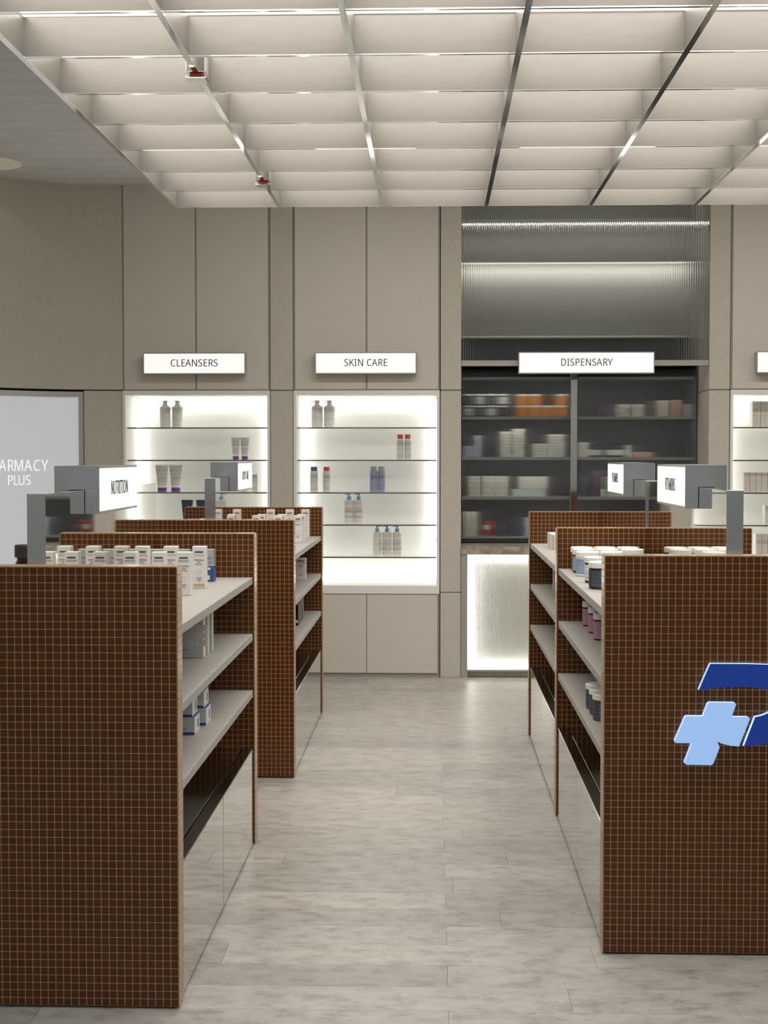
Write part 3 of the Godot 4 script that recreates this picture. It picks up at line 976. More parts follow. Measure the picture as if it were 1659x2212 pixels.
# ---- glowing logo on the right-hand gondola
func build_logo() -> void:
	var z := -4.798 + 0.012
	var t := thing("illuminated_logo", "glowing logo of a pale blue slanted cross and a dark blue letter P", "logo", Vector3(0.752, 0.588, z))
	var k := 1.945e-4
	var cross := PackedVector2Array()
	for p in [[140, 1535], [122, 1505], [290, 1105], [318, 1086], [585, 1086], [660, 880], [690, 857], [1105, 860], [1128, 885], [1055, 1095], [1330, 1097], [1355, 1125], [1180, 1585], [1060, 1575], [930, 1548], [870, 1530], [825, 1505], [862, 1605], [760, 1875], [730, 1900], [315, 1895], [286, 1868], [410, 1535]]:
		cross.append(Vector2(p[0], 2121 - p[1]) * k)
	var bowl := PackedVector2Array()
	for p in [[512, 652], [600, 440], [698, 215], [1300, 215], [1800, 230], [2100, 300], [2330, 470], [2400, 730], [2330, 1050], [2120, 1310], [1850, 1470], [1560, 1555], [1258, 1580], [1440, 1095], [1540, 1075], [1659, 1025], [1790, 930], [1840, 830], [1790, 720], [1659, 650], [1480, 608], [1200, 594], [980, 600], [760, 620]]:
		bowl.append(Vector2(p[0], 2121 - p[1]) * k)
	var edge := glow(Color(0.72, 0.82, 1.0), 0.85)
	for s in [["pale_cross", cross, Color8(150, 184, 232), 0.62], ["dark_letter", bowl, Color8(12, 50, 136), 0.42]]:
		var m := MB.new()
		m.prism(s[1], 0.0, 0.022, false, true, true)
		var o := part(t, s[0], m.mesh(), edge)
		var f := MB.new()
		f.prism(s[1], 0.018, 0.0225, true, false, false)
		part(o, "sign_face", f.mesh(), glow(s[2], s[3]))
	slab(t, "stand_off", Vector3(0.08, 0.12, -0.0118), Vector3(0.12, 0.16, 0.0), M.brushed)
	slab(t, "stand_off", Vector3(0.24, 0.32, -0.0118), Vector3(0.28, 0.36, 0.0), M.brushed)
	area(Vector3(0.89, 0.76, z + 0.03), Vector3.BACK, Vector2(0.2, 0.18), 0.35, Color(0.6, 0.75, 1.0), "logo_light")

# ------------------------------------------------------------------ goods
func carton(called: String, label: String, s: Vector3, at: Vector3, mat: Material, group := "", turn := 0.0) -> Node3D:
	var t := thing(called, label, "box", at + Vector3.UP * 0.0006, turn, group)
	part(t, "carton_body", bm(s, 0.0012), mat, Vector3(0, s.y / 2, 0))
	return t

# a printed sheet on the front of a carton
func face(t: Node3D, called: String, lo: Vector2, hi: Vector2, z: float, mat: Material) -> MeshInstance3D:
	return slab(t, called, Vector3(lo.x, lo.y, z), Vector3(hi.x, hi.y, z + 0.0004), mat)

func brand(t: Node3D, y: float, w: float, z: float) -> void:
	var m: ArrayMesh
	var key := "brand%.3f" % w
	if not cache.has(key):
		var b := MB.new()
		var r := RandomNumberGenerator.new()
		r.seed = 3
		var x := -w / 2
		for k in 7:
			var l := w / 7.6
			b.prism(PackedVector2Array([Vector2(x, 0), Vector2(x + l, 0), Vector2(x + l + 0.001, 0.0058), Vector2(x + 0.001, 0.0058)]), 0.0, 0.0004)
			x += w / 7.0
		cache[key] = b.mesh()
	m = cache[key]
	part(t, "brand_mark", m, M.black_ink, Vector3(0, y, z))

func ring(r: float, w: float) -> ArrayMesh:
	var key := "ring%.4f" % r
	if not cache.has(key):
		var b := MB.new()
		for k in 20:
			var a := TAU * k / 20
			var c := TAU * (k + 1) / 20
			b.quad(Vector3(cos(a) * r, sin(a) * r, 0), Vector3(cos(c) * r, sin(c) * r, 0), Vector3(cos(c) * (r - w), sin(c) * (r - w), 0), Vector3(cos(a) * (r - w), sin(a) * (r - w), 0), Vector3.BACK)
		cache[key] = b.mesh()
	return cache[key]

func cosmetic(word: String, sub: Array, label: String, s: Vector3, at: Vector3, ink: Material, group: String, band := false) -> void:
	var t := carton("cosmetic_carton", label, s, at, M.carton, group)
	var z := s.z / 2 + 0.0002
	brand(t, s.y * 0.85, s.x * 0.62, z)
	text(t, word, 0.0075, s.x * 0.74, ink, Vector3(0, s.y * 0.795, z), 0.0, "product_name")
	var y := s.y * 0.68
	for l in sub:
		text(t, l, 0.0052, minf(s.x * 0.76, l.length() * 0.0034), M.black_ink, Vector3(0, y, z), 0.0, "product_line")
		y -= s.y * 0.052
	part(t, "seal_ring", ring(s.x * 0.17, 0.0012), M.tan_ink, Vector3(0, s.y * 0.38, z + 0.0003))
	for k in 3:
		face(t, "small_print", Vector2(-s.x * (0.22 - 0.05 * k), s.y * (0.24 - 0.035 * k)), Vector2(s.x * (0.22 - 0.05 * k), s.y * (0.252 - 0.035 * k)), z, M.grey_ink)
	if band:
		face(t, "tan_band", Vector2(-s.x * 0.4, s.y * 0.045), Vector2(s.x * 0.4, s.y * 0.1), z, M.tan_ink)

func jar_mesh(r: float, h: float, lid_h: float) -> Array:
	var key := "jar%.3f,%.3f" % [r, h]
	if not cache.has(key):
		var b := MB.new()
		b.lathe([[0.0, 0.0], [r * 0.9, 0.0], [r * 0.96, 0.005], [r * 0.96, h - lid_h], [0.0, h - lid_h]], 36)
		var l := MB.new()
		l.lathe([[0.0, h - lid_h], [r, h - lid_h], [r, h - 0.003], [r - 0.003, h], [r * 0.86, h], [r * 0.85, h - 0.0015], [0.0, h - 0.0015]], 40)
		var w := MB.new()
		var lb := h - lid_h
		w.lathe([[r * 0.968, 0.010], [r * 0.968, lb - 0.008]], 36)
		cache[key] = [b.mesh(), l.mesh(), w.mesh()]
	return cache[key]

func jar(called: String, label: String, r: float, h: float, lid_h: float, at: Vector3, body: Material, lab: Material, group: String, turn := 0.0, lid: Material = null) -> Node3D:
	var t := thing(called, label, "jar", at + Vector3.UP * 0.0006, turn, group)
	var ms := jar_mesh(r, h, lid_h)
	part(t, "glass_body", ms[0], body)
	part(t, "lid", ms[1], lid if lid else M.lid_white)
	if lab: part(t, "label_wrap", ms[2], lab)
	return t

func build_goods_gondolas() -> void:
	var col := ["by the spine", "in the middle", "by the aisle"]
	var sub := ["Wygładzający", "krem", "pod oczy"]
	# front gondola at left, top shelf
	var i := 0
	for x in [-1.098, -0.994, -0.903]:
		cosmetic("WHITEN", sub, "white WHITEN carton on the NUTRITION gondola, front row, " + col[i], Vector3(0.05, 0.156, 0.045), Vector3(x, 1.121, -5.335), M.grey_ink, "cartons on the NUTRITION top shelf")
		i += 1
	i = 0
	for x in [-1.113, -1.003, -0.893]:
		cosmetic("COLLAGEN", sub, "white COLLAGEN carton with tan band, NUTRITION gondola, " + col[i], Vector3(0.052, 0.159, 0.045), Vector3(x, 1.121, -5.625), M.tan_ink, "cartons on the NUTRITION top shelf", true)
		i += 1
	i = 0
	for x in [-1.112, -1.009, -0.910]:
		var s := Vector3(0.064, 0.13, 0.04)
		var t := carton("foil_carton", "silver and blue HYDRO OFF carton, NUTRITION gondola, " + col[i], s, Vector3(x, 1.121, -5.91), M.silver_card, "cartons on the NUTRITION top shelf", -0.05)
		var z := s.z / 2 + 0.0002
		face(t, "blue_band", Vector2(-0.0315, 0.002), Vector2(0.0315, 0.063), z, M.navy)
		slab(t, "blue_side", Vector3(0.032, 0.002, -0.019), Vector3(0.0323, 0.063, 0.019), M.navy)
		text(t, "HYDRO", 0.0115, 0.05, M.navy, Vector3(0, 0.094, z), 0.0, "product_name")
		text(t, "OFF", 0.0115, 0.032, M.grey_ink, Vector3(0.009, 0.076, z), 0.0, "product_name")
		face(t, "barcode", Vector2(-0.004, 0.008), Vector2(0.016, 0.026), z + 0.0003, M.carton)
		face(t, "emblem", Vector2(0.008, 0.048), Vector2(0.018, 0.058), z + 0.0003, M.carton)
		i += 1
	var bj := thing("amber_jar", "dark brown glass jar with a grey screw lid behind the steel post", "jar", Vector3(-1.515, 1.1216, -5.5), 0.0)
	var jb := MB.new()
	jb.lathe([[0.0, 0.0], [0.05, 0.0], [0.054, 0.006], [0.054, 0.098], [0.047, 0.112], [0.046, 0.124], [0.0, 0.124]], 36)
	part(bj, "glass_body", jb.mesh(), M.amber)
	var jl := MB.new()
	jl.lathe([[0.0, 0.124], [0.0535, 0.124], [0.055, 0.128], [0.055, 0.166], [0.052, 0.171], [0.0, 0.172]], 40)
	part(bj, "lid", jl.mesh(), flat(Color8(72, 70, 68), 0.35, 0.3))
	# middle shelf: grey kit cartons; bottom shelf: blue-edged cartons
	var kit := ["foremost", "second", "third from the front"]
	for k in 3:
		var s := Vector3(0.167, 0.176, [0.062, 0.05, 0.045][k])
		var t := carton("kit_carton", "large grey and white kit carton, %s, NUTRITION gondola middle shelf" % kit[k], s, Vector3(-0.925 + 0.002 * k, 0.886, -5.40 - 0.088 * k), M.carton_warm, "kit cartons on the middle shelf")
		var z: float = s.z / 2 + 0.0002
		face(t, "grey_panel", Vector2(-0.0825, 0.001), Vector2(0.0825, 0.125), z, M.kit_grey)
		if k == 0:
			text(t, "ed", 0.017, 0.03, M.black_ink, Vector3(0.048, 0.137, z), 0.0, "product_name")
			for r in 3:
				for c in 3:
					var q := Vector2(-0.022 + (c - 1) * 0.05 + 0.027, 0.044 + r * 0.027)
					face(t, "instruction_panel", q, q + Vector2(0.044, 0.023), z + 0.0003, M.box_print)
			text(t, "necessary pack", 0.006, 0.05, M.black_ink, Vector3(0.0, 0.03, z + 0.0004), 0.0, "product_line")
		else:
			slab(t, "grey_side", Vector3(0.0836, 0.001, -s.z / 2 + 0.004), Vector3(0.0839, 0.125, 0.0), M.kit_grey)
	for st in [[-5.175, "front"], [-5.36, "rear"]]:
		for k in 2:
			var s := Vector3(0.118, 0.062, 0.11)
			var t := carton("dressing_carton", "white carton with blue edges, %s of the %s stack on the lower shelf" % [["bottom", "top"][k], st[1]], s, Vector3(-0.893 - 0.008 * k + (0.012 if st[1] == "rear" else 0.0), 0.65 + k * 0.0625, st[0]), M.carton, "blue-edged cartons on the lower shelf")
			var z := s.z / 2 + 0.0002
			face(t, "blue_edge", Vector2(-0.0585, 0.0005), Vector2(0.0585, 0.009), z, M.navy)
			face(t, "grey_face", Vector2(-0.0585, 0.009), Vector2(0.0585, 0.0615), z, M.kit_grey)
			slab(t, "blue_top", Vector3(-0.0585, 0.0618, -0.054), Vector3(0.0585, 0.0621, 0.054), M.navy)
			slab(t, "side_mark", Vector3(0.0592, 0.015, -0.03), Vector3(0.0595, 0.045, -0.012), M.navy)
			face(t, "small_print", Vector2(0.0, 0.02), Vector2(0.03, 0.023), z + 0.0003, M.grey_ink)
	# rear gondola at left, top shelf
	i = 0
	for x in [-1.035, -0.906, -0.791]:
		cosmetic("WHITEN", ["Wybielający", "krem"], "short white WHITEN carton, BODY CARE gondola top shelf, " + col[i], Vector3(0.045, 0.157, 0.045), Vector3(x, 1.121, -8.612), M.grey_ink, "cartons on the BODY CARE top shelf")
		cosmetic("CARE", ["krem", "do rąk"], "plain white carton behind a WHITEN one, BODY CARE gondola, " + col[i], Vector3(0.047, 0.159, 0.042), Vector3(x + [0.015, 0.006, 0.008][i], 1.121, -8.755), M.grey_ink, "cartons on the BODY CARE top shelf")
		i += 1
	i = 0
	for x in [-1.005, -0.887, -0.790]:
		cosmetic("REPAIR", ["krem", "do ciała"], "tall white REPAIR carton, BODY CARE gondola top shelf, " + col[i], Vector3(0.049, 0.175, 0.042), Vector3(x, 1.121, -9.105), M.peach_ink, "cartons on the BODY CARE top shelf")
		i += 1
	# flat boxes on the far side of that gondola
	i = 0
	for p in [[-1.42, -8.4], [-1.33, -8.4], [-1.415, -8.62], [-1.335, -8.62], [-1.25, -8.5]]:
		var s := Vector3(0.074, 0.132 + 0.004 * (i % 2), 0.12)
		var t := carton("flat_carton", "low white carton behind the BODY CARE post, %s" % ["left of the front pair", "right of the front pair", "left of the rear pair", "right of the rear pair", "against the spine"][i], s, Vector3(p[0], 1.121, p[1]), M.carton, "low cartons behind the BODY CARE post")
		face(t, "small_print", Vector2(-0.02, 0.105), Vector2(0.03, 0.109), s.z / 2 + 0.0002, M.grey_ink)
		i += 1
	var wt := "white WHITEN roll-on carton alone on the BODY CARE gondola middle shelf"
	cosmetic("WHITEN", ["Whitening", "serum", "roll-on"], wt, Vector3(0.062, 0.13, 0.05), Vector3(-0.793, 0.886, -8.815), M.grey_ink, "")
	var ord := ["first", "second", "third", "fourth"]
	for k in 4:
		var s := Vector3(0.05, 0.125, 0.04)
		var t := carton("slim_carton", "slim black fronted carton, %s from the front, BODY CARE lower shelf" % ord[k], s, Vector3(-0.799 - 0.002 * k, 0.65, -8.478 - 0.115 * k), M.carton, "slim black cartons")
		face(t, "black_front", Vector2(-0.0245, 0.001), Vector2(0.0245, 0.124), s.z / 2 + 0.0002, M.black_plastic)
		face(t, "white_mark", Vector2(0.004, 0.016), Vector2(0.02, 0.034), s.z / 2 + 0.0006, M.carton)
		slab(t, "grey_side", Vector3(0.0252, 0.002, -0.018), Vector3(0.0255, 0.122, 0.004), M.slate)
	# front gondola at right: white lidded jars on the top shelf
	var rows := [[-6.55, [0.653, 0.754, 0.855]], [-6.41, [0.648, 0.749, 0.856]], [-6.24, [0.646, 0.748]], [-5.91, [0.649]], [-5.64, [0.637]]]
	var rname := ["back row", "second row from the back", "third row from the back", "fourth row from the back", "front row"]
	var ci := ["by the aisle", "in the middle", "next to the spine"]
	for r in rows.size():
		var lst: Array = rows[r][1]
		for c in lst.size():
			var lab: Material = [M.red_label, M.photo_label, M.photo_label, M.pump_print, M.dark_label][r]
			jar("supplement_jar", "white lidded jar, near VITAMINS gondola, %s, %s" % [rname[r], ci[c]], 0.0495, 0.103, 0.023, Vector3(lst[c], 1.121, rows[r][0]), M.amber if r != 2 else M.plastic_white, lab, "white lidded jars on the VITAMINS top shelf", 0.4 * r)
	var pr := ["back", "middle", "front"]
	for k in 3:
		jar("pink_label_jar", "slim dark jar with pink label and white lid, %s of three by the aisle" % pr[k], 0.0325, 0.109, 0.026, Vector3([0.679, 0.678, 0.674][k], 0.886, [-6.45, -6.2, -5.96][k]), M.black_plastic, null, "pink label jars on the middle shelf", -0.35)
		jar("pink_label_jar", "slim dark jar with pink label and white lid, %s of three by the spine" % pr[k], 0.0325, 0.109, 0.026, Vector3(0.76, 0.886, [-6.45, -6.2, -5.96][k]), M.black_plastic, null, "pink label jars on the middle shelf", -0.35)
	for o in get_children():
		if o.name.begins_with("pink_label_jar"):
			var w := MB.new()
			if not cache.has("pinkwrap"):
				# label goes three quarters round and leaves a dark gap
				for k in 26:
					var a0 := deg_to_rad(-250.0 + 280.0 * k / 26)
					var a1 := deg_to_rad(-250.0 + 280.0 * (k + 1) / 26)
					var r := 0.0318
					w.quad4([Vector3(sin(a0) * r, 0.006, cos(a0) * r), Vector3(sin(a1) * r, 0.006, cos(a1) * r), Vector3(sin(a1) * r, 0.076, cos(a1) * r), Vector3(sin(a0) * r, 0.076, cos(a0) * r)], [Vector3(sin(a0), 0, cos(a0)), Vector3(sin(a1), 0, cos(a1)), Vector3(sin(a1), 0, cos(a1)), Vector3(sin(a0), 0, cos(a0))], [Vector2(k / 26.0, 1), Vector2((k + 1) / 26.0, 1), Vector2((k + 1) / 26.0, 0), Vector2(k / 26.0, 0)])
				cache["pinkwrap"] = w.mesh()
			part(o, "label_wrap", cache["pinkwrap"], M.pink_label)
	for k in 3:
		var t := jar("grey_label_jar", "wide jar with dark grey label and white lid, lower shelf, %s of three" % pr[k], 0.049, 0.097, 0.02, Vector3(0.636, 0.65, [-5.72, -5.59, -5.47][k]), M.red_label, M.dark_label, "grey label jars on the lower shelf")
		for q in 4:
			part(t, "label_ring", ring(0.0042, 0.001), M.peach_ink, Vector3(-0.0245, 0.02 + 0.0135 * q, 0.0412)).rotation.y = -0.53
		text(t, "bö", 0.026, 0.034, M.carton, Vector3(0.004, 0.038, 0.0476), 0.08, "product_name", PI / 2)
	# rear gondola at right
	var bk := ["first", "second", "third", "fourth"]
	for k in 4:
		var s := Vector3(0.09, 0.082, 0.035)
		var t := carton("remedy_carton", "small white carton, %s from the front, far VITAMINS top shelf" % bk[k], s, Vector3(0.681 - 0.002 * k, 1.121, -7.99 - 0.07 * k), M.plastic_white, "small cartons on the far VITAMINS shelf", 0.06)
		slab(t, "side_stripe", Vector3(-0.0456, 0.003, 0.006), Vector3(-0.0453, 0.079, 0.016), [M.tan_ink, M.kit_grey, M.black_ink, M.kit_grey][k])
		face(t, "edge_stripe", Vector2(-0.044, 0.002), Vector2(-0.034, 0.08), s.z / 2 + 0.0002, [M.tan_ink, M.kit_grey, M.kit_grey, M.kit_grey][k])
	var rc := carton("remedy_carton", "tall white carton with blue print on the far VITAMINS middle shelf", Vector3(0.06, 0.175, 0.05), Vector3(0.688, 0.886, -8.17), M.carton, "")
	face(rc, "barcode", Vector2(-0.024, 0.11), Vector2(-0.008, 0.165), 0.0252, M.box_print)
	face(rc, "blue_print", Vector2(-0.006, 0.02), Vector2(0.014, 0.1), 0.0252, M.navy)

# ---- goods in the lit wall cabinets
func jug(label: String, x: float, y: float, r: float, group: String, turn := 0.0) -> void:
	var t := thing("pump_jug", label, "bottle", Vector3(x, y + 0.0006, -11.02), turn, group)
	var key := "jug%.3f" % r
	if not cache.has(key):
		var b := MB.new()
		b.lathe([[0.0, 0.0], [r * 0.94, 0.0], [r * 0.96, 0.004], [r * 0.96, 0.132], [r, 0.134], [r, 0.148], [r * 0.93, 0.154], [r * 0.55, 0.163], [r * 0.5, 0.172], [0.0, 0.172]], 32)
		var c := MB.new()
		c.lathe([[0.0, 0.172], [r * 0.42, 0.172], [r * 0.42, 0.19], [r * 0.5, 0.194], [r * 0.5, 0.2], [r * 0.3, 0.203], [0.0, 0.204]], 24)
		var s := MB.new()
		for k in 6:
			var a := float(k) / 6.0
			s.box(Vector3(-r * 0.35 - r * 0.45 * a, 0.2 - 0.012 * a * a, 0), Vector3(r * 0.12, 0.0035, 0.012))
		s.box(Vector3(-r * 0.78, 0.184, 0), Vector3(0.004, 0.016, 0.01))
		cache[key] = [b.mesh(), c.mesh(), s.mesh()]
	part(t, "bottle_body", cache[key][0], M.jug_print)
	part(t, "pump_cap", cache[key][1], M.plastic_white)
	part(t, "spout", cache[key][2], M.plastic_white)

func tube(label: String, x: float, y: float, wt: float, wb: float, h: float, mat: Material, cap: Material, group: String, turn := 0.0) -> void:
	var t := thing("cream_tube", label, "tube", Vector3(x, y + 0.0006, -11.02), turn, group)
	var key := "tube%.3f,%.3f" % [wt, h]
	var ch := h * 0.155
	if not cache.has(key):
		var b := MB.new()
		var seg := 28
		var lv := 8
		for l in lv:
			for k in seg:
				var p := []
				var q := []
				var u := []
				for c in [[l, k], [l, k + 1], [l + 1, k + 1], [l + 1, k]]:
					var f: float = float(c[0]) / lv
					var a: float = TAU * c[1] / seg
					var rx := lerpf(wb / 2, wt / 2, f)
					var rz := lerpf(wb / 2 * 0.8, 0.0025, f)
					p.append(Vector3(sin(a) * rx, ch + f * (h - ch), cos(a) * rz))
					q.append(Vector3(sin(a) * rz, 0.25 * rz, cos(a) * rx).normalized())
					u.append(Vector2(0.5 + float(c[1]) / seg, 1.0 - f))
				b.quad4(p, q, u)
		b.box(Vector3(0, h - 0.004, 0), Vector3(wt, 0.008, 0.004))
		var c2 := MB.new()
		c2.lathe([[0.0, 0.0], [wb * 0.47, 0.0], [wb * 0.49, 0.002], [wb * 0.5, ch], [0.0, ch]], 28, Vector3.ZERO, 0.8)
		cache[key] = [b.mesh(), c2.mesh()]
	part(t, "tube_body", cache[key][0], mat)
	part(t, "cap", cache[key][1], cap)

func bottle(label: String, x: float, y: float, w: float, h: float, mat: Material, cap: Material, group: String, turn := 0.0) -> void:
	var t := thing("lotion_bottle", label, "bottle", Vector3(x, y + 0.0006, -11.02), turn, group)
	var key := "bot%.3f,%.3f" % [w, h]
	var ch := h * 0.17
	if not cache.has(key):
		var b := MB.new()
		b.lathe([[0.0, 0.0], [w * 0.46, 0.0], [w * 0.5, 0.004], [w * 0.5, h - ch - 0.003], [w * 0.46, h - ch], [0.0, h - ch]], 28, Vector3.ZERO, 0.75)
		var c := MB.new()
		c.lathe([[0.0, h - ch], [w * 0.42, h - ch], [w * 0.42, h - 0.002], [w * 0.4, h], [0.0, h]], 28, Vector3.ZERO, 0.8)
		cache[key] = [b.mesh(), c.mesh()]
	part(t, "bottle_body", cache[key][0], mat)
	part(t, "cap", cache[key][1], cap)

func pump_bottle(label: String, x: float, y: float, w: float, h: float, turn: float, group: String) -> void:
	var t := thing("pump_bottle", label, "bottle", Vector3(x, y + 0.0006, -11.02), turn, group)
	if not cache.has("pump"):
		var b := MB.new()
		b.lathe([[0.0, 0.0], [w * 0.47, 0.0], [w * 0.5, 0.005], [w * 0.5, h - 0.004], [w * 0.47, h], [0.0, h]], 28, Vector3.ZERO, 0.62)
		var c := MB.new()
		c.lathe([[0.0, h], [0.0165, h], [0.0165, h + 0.022], [0.013, h + 0.027], [0.0075, h + 0.028], [0.0075, h + 0.04], [0.0, h + 0.04]], 20)
		var s := MB.new()
		s.box(Vector3(-0.008, h + 0.044, 0), Vector3(0.036, 0.008, 0.014), 0.002)
		s.box(Vector3(-0.026, h + 0.041, 0), Vector3(0.01, 0.005, 0.009), 0.001)
		cache["pump"] = [b.mesh(), c.mesh(), s.mesh()]
	part(t, "bottle_body", cache["pump"][0], M.pump_print)
	part(t, "pump_collar", cache["pump"][1], M.pump_blue)
	part(t, "pump_spout", cache["pump"][2], M.pump_blue)

func build_goods_bays() -> void:
	jug("white pump jug on the CLEANSERS top shelf, the left of the pair", -2.005, 1.836, 0.0415, "jugs under CLEANSERS")
	jug("white pump jug on the CLEANSERS top shelf, the right of the pair", -1.912, 1.836, 0.0415, "jugs under CLEANSERS")
	jug("white pump jug on the SKIN CARE top shelf, the left of the pair", -0.868, 1.836, 0.0425, "jugs under SKIN CARE", 0.5)
	jug("white pump jug on the SKIN CARE top shelf, the right of the pair", -0.776, 1.836, 0.0425, "jugs under SKIN CARE", -0.4)
	tube("small upright tube with purple cap beside the cabinet edge, left of the pair", -1.477, 1.597, 0.066, 0.047, 0.166, M.tube_print, M.purple, "small purple capped tubes")
	tube("small upright tube with purple cap beside the cabinet edge, right of the pair", -1.409, 1.597, 0.066, 0.047, 0.166, M.tube_print, M.purple, "small purple capped tubes", 0.2)
	tube("large upright tube with purple cap on the CLEANSERS shelf, left of the pair", -2.031, 1.358, 0.098, 0.069, 0.2, M.tube_print, M.purple, "large purple capped tubes", 0.25)
	tube("large upright tube with purple cap on the CLEANSERS shelf, right of the pair", -1.928, 1.358, 0.098, 0.069, 0.2, M.tube_print, M.purple, "large purple capped tubes")
	tube("dark slate tube above the tiled panel, left of the pair", -1.843, 1.121, 0.088, 0.062, 0.175, M.slate_print, M.slate, "dark slate tubes")
	tube("dark slate tube above the tiled panel, right of the pair", -1.732, 1.121, 0.088, 0.062, 0.175, M.slate_print, M.slate, "dark slate tubes")
	bottle("slim bottle with coral cap, left of the close pair", -0.250, 1.597, 0.051, 0.187, M.bottle_print, M.coral, "coral capped bottles")
	bottle("slim bottle with coral cap, right of the close pair", -0.193, 1.597, 0.051, 0.187, M.bottle_print, M.coral, "coral capped bottles", 0.3)
	bottle("slim bottle with blue cap on the third SKIN CARE shelf", -0.892, 1.358, 0.057, 0.186, M.bottle_print, M.blue_cap, "")
	bottle("slim bottle with coral cap standing beside the blue capped bottle", -0.798, 1.358, 0.055, 0.186, M.bottle_print, M.coral, "")
	bottle("lilac bottle with grey cap, left of the pair", -0.448, 1.358, 0.056, 0.189, M.lilac_print, M.grey_cap, "lilac bottles")
	bottle("lilac bottle with grey cap, right of the pair", -0.389, 1.358, 0.056, 0.189, M.lilac_print, M.grey_cap, "lilac bottles")
	pump_bottle("white bottle with pale blue pump, fourth SKIN CARE shelf, left of two", -0.631, 1.121, 0.07, 0.176, 0.25, "blue pump bottles")
	pump_bottle("white bottle with pale blue pump, fourth SKIN CARE shelf, right of two", -0.559, 1.121, 0.07, 0.176, 0.0, "blue pump bottles")
	pump_bottle("white bottle with pale blue pump, lowest shelf, left of three", -0.421, 0.883, 0.07, 0.176, PI - 0.2, "blue pump bottles")
	pump_bottle("white bottle with pale blue pump, lowest shelf, middle of three", -0.347, 0.883, 0.07, 0.176, 0.0, "blue pump bottles")
	pump_bottle("white bottle with pale blue pump, lowest shelf, right of three", -0.272, 0.883, 0.07, 0.176, 0.35, "blue pump bottles")
	var names := [["top shelf", 1.836, 0.057, 0.19, [2.367, 2.427, 2.488]], ["third shelf", 1.358, 0.04, 0.147, [2.302, 2.345, 2.388, 2.431, 2.474]], ["fourth shelf", 1.121, 0.056, 0.14, [2.466, 2.525]], ["lowest shelf", 0.883, 0.041, 0.168, [2.394, 2.438, 2.482]]]
	var nth := ["first", "second", "third", "fourth", "fifth"]
	for r in names:
		var k := 0
		for x in r[4]:
			var s := Vector3(r[2], r[3], 0.1)
			var t := carton("skin_care_carton", "beige carton, %s from the left, %s of the right edge cabinet" % [nth[k], r[0]], s, Vector3(x, r[1], -11.03), M.carton, "beige cartons in the cabinet at the right edge")
			face(t, "front_print", Vector2(-s.x / 2 + 0.0012, 0.0015), Vector2(s.x / 2 - 0.0012, s.y - 0.0015), s.z / 2 + 0.0002, M.box_print)
			k += 1

# ---- goods behind the ribbed glass
func stack(what: String, place: String, n: int, x: float, y: float, w: float, h: float, mat: Material, front: Material, jig := 0.004) -> void:
	var ord := ["bottom", "second", "third", "fourth", "fifth", "sixth", "seventh", "eighth", "ninth", "tenth"]
	var each := h / n
	for k in n:
		var s := Vector3(w, each - 0.0008, 0.11)
		var lbl := "%s %s" % [what, place] if n == 1 else "%s, %s in the stack %s" % [what, ord[k], place]
		var t := carton("medicine_carton", lbl, s, Vector3(x + rng.randf_range(-jig, jig), y + k * each, -11.49), mat, "medicine cartons behind the ribbed glass")
		if front:
			face(t, "front_print", Vector2(-w / 2 + 0.001, 0.0008), Vector2(w / 2 - 0.001, s.y - 0.001), s.z / 2 + 0.0002, front)

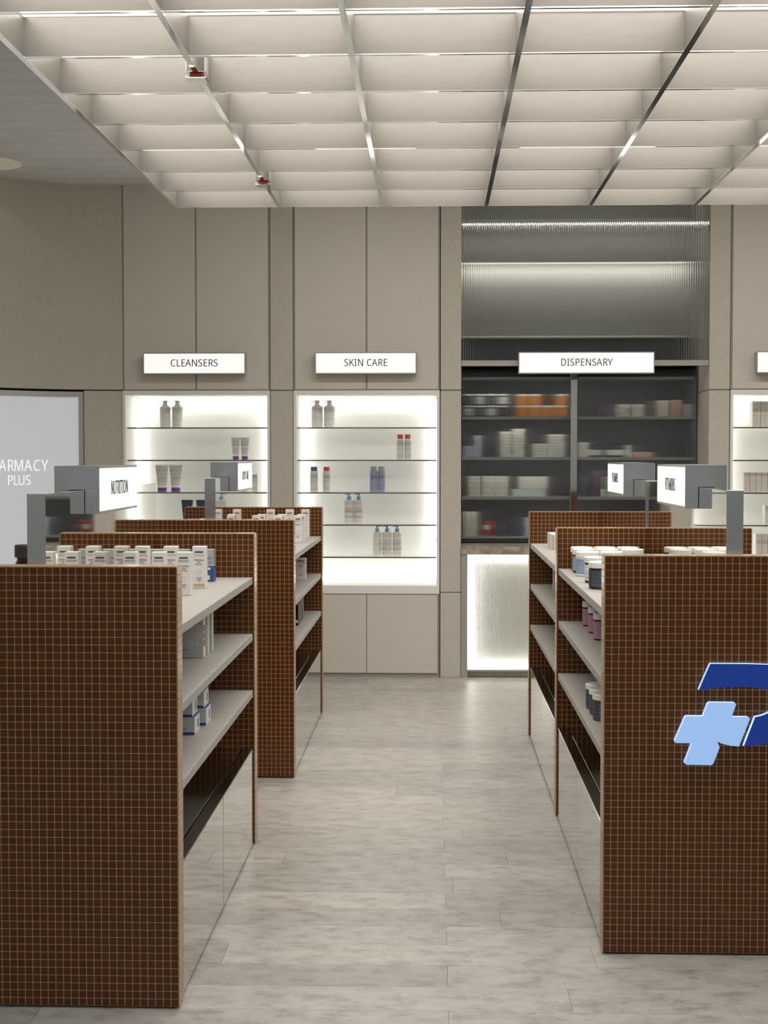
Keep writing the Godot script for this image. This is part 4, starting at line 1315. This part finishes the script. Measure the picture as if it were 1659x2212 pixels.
func build_goods_dispensary() -> void:
	var S1 := 1.926
	var S2 := 1.6165
	var S3 := 1.3135
	var S4 := 1.0075
	# top shelf, left half: dark jars and orange tubs, two high
	var nth := ["first", "second", "third", "fourth"]
	var i := 0
	for x in [0.264, 0.353, 0.443, 0.531]:
		for k in 2:
			jar("dark_jar", "black jar with white lid, %s column from the pier, %s layer" % [nth[i], ["lower", "upper"][k]], 0.043, 0.088, 0.015, Vector3(x, S1 + 0.0885 * k, -11.5), M.black_plastic, M.dark_label if (i + k) % 2 else M.pump_print, "black jars on the top dispensary shelf", i * 0.9 + k)
		i += 1
	i = 0
	for x in [0.681, 0.781, 0.882, 0.983]:
		for k in 2:
			if i == 2 and k == 1: continue
			jar("orange_tub", "orange tub with white lid, %s column of four, %s layer" % [nth[i], ["lower", "upper"][k]], 0.0495, 0.087, 0.014, Vector3(x, S1 + 0.0875 * k, -11.5), M.orange, null, "orange tubs on the top dispensary shelf")
		i += 1
	# top shelf, right half
	stack("dark flat carton", "just right of the chrome post", 4, 1.21, S1, 0.071, 0.078, M.plum, null)
	stack("dark flat carton", "one stack along from the chrome post", 4, 1.297, S1, 0.074, 0.078, M.plum, null)
	stack("pale printed carton", "left of the three-high pair", 3, 1.452, S1, 0.092, 0.096, M.stack_cream, M.stack_print, 0.009)
	stack("pale printed carton", "right of the three-high pair", 3, 1.565, S1, 0.085, 0.096, M.stack_cream, M.stack_print, 0.007)
	stack("tall cream carton", "at the right of the top dispensary shelf, plain front", 1, 1.755, S1, 0.08, 0.124, M.stack_cream, null)
	stack("tall cream carton", "with a salmon front beside the plain one", 1, 1.86, S1, 0.076, 0.128, M.stack_cream, M.salmon)
	stack("short pale carton", "at the right end of the top dispensary shelf", 1, 1.95, S1, 0.066, 0.096, M.stack_cream, M.stack_print)
	# second shelf
	stack("lavender carton", "against the left pier", 3, 0.262, S2, 0.075, 0.086, M.stack_lavender, null)
	stack("lavender carton", "second from the left pier", 7, 0.337, S2, 0.06, 0.167, M.stack_lavender, null)
	stack("cream carton", "left of the tall cream pair", 8, 0.553, S2, 0.082, 0.197, M.stack_cream, M.stack_print)
	stack("cream carton", "right of the tall cream pair", 9, 0.653, S2, 0.092, 0.218, M.stack_cream, M.stack_print)
	stack("white printed carton", "low stack left of the chrome post", 5, 0.815, S2, 0.112, 0.104, M.carton_warm, M.stack_print)
	stack("white printed carton", "tall stack left of the chrome post", 8, 0.94, S2, 0.125, 0.175, M.carton_warm, M.stack_print)
	stack("pale carton", "right behind the chrome post on the second shelf", 5, 1.150, S2, 0.08, 0.114, M.carton_warm, M.stack_print)
	i = 0
	for b in [[1.222, 0.022, "first"], [1.268, 0.019, "second"], [1.355, 0.024, "third"], [1.404, 0.021, "fourth"], [1.447, 0.019, "fifth"]]:
		var t := thing("medicine_bottle", "dark medicine bottle with white label, %s from the chrome post" % b[2], "bottle", Vector3(b[0], S2 + 0.0006, -11.5), 0.0, "dark medicine bottles")
		var m := MB.new()
		var r: float = b[1]
		m.lathe([[0.0, 0.0], [r * 0.95, 0.0], [r, 0.003], [r, 0.068], [r * 0.5, 0.082], [r * 0.5, 0.09], [0.0, 0.09]], 24)
		part(t, "glass_body", m.mesh(), M.slate)
		var c := MB.new()
		c.lathe([[0.0, 0.088], [r * 0.6, 0.088], [r * 0.6, 0.108], [0.0, 0.108]], 20)
		part(t, "cap", c.mesh(), M.black_plastic)
		var l := MB.new()
		l.lathe([[r * 1.01, 0.014], [r * 1.01, 0.056]], 24)
		part(t, "label_wrap", l.mesh(), M.carton)
		i += 1
	stack("small pale carton", "beside the dark medicine bottles", 1, 1.497, S2, 0.042, 0.092, M.carton_warm, M.stack_print)
	stack("long low salmon carton", "lying beside the medicine bottles", 1, 1.6, S2, 0.15, 0.04, M.salmon, null)
	# third shelf
	stack("white printed carton", "left of three on the third dispensary shelf", 2, 0.308, S3, 0.095, 0.156, M.carton, M.stack_print)
	stack("white printed carton", "middle of three on the third dispensary shelf", 2, 0.423, S3, 0.093, 0.156, M.carton, M.stack_print)
	stack("white printed carton", "right of three on the third dispensary shelf", 2, 0.524, S3, 0.093, 0.156, M.carton, M.stack_print)
	stack("wide grey carton", "lying under the grey parcel", 1, 0.735, S3, 0.265, 0.056, M.kit_grey, null)
	stack("wide grey carton", "resting on the longer grey carton", 1, 0.765, S3 + 0.0565, 0.225, 0.097, M.kit_grey, M.carton_warm)
	stack("dim grey carton", "right of the chrome post, third shelf", 4, 1.16, S3, 0.09, 0.161, M.plum, M.dark_label)
	stack("dim grey carton", "partly behind the far VITAMINS sign", 4, 1.275, S3, 0.11, 0.197, M.plum, null)
	# lowest shelf
	stack("pale flat carton", "against the left pier, lowest shelf", 10, 0.283, S4, 0.11, 0.187, M.carton_warm, M.stack_print)
	var rj := jar("red_jar", "red jar with a white band on the lowest dispensary shelf", 0.042, 0.112, 0.02, Vector3(0.421, S4, -11.5), M.rust, M.rust, "", 0.0, M.rust)
	slab(rj, "white_band", Vector3(-0.034, 0.05, 0.0415), Vector3(0.008, 0.085, 0.0425), M.carton)
	stack("plum flat carton", "low stack by the red jar", 4, 0.532, S4, 0.1, 0.075, M.plum, M.dark_label)
	stack("plum flat carton", "higher stack by the red jar", 5, 0.641, S4, 0.1, 0.1, M.plum, M.dark_label)
	stack("grey lavender carton", "half hidden by the tiled gondola", 5, 0.765, S4, 0.12, 0.142, M.stack_lavender, null)
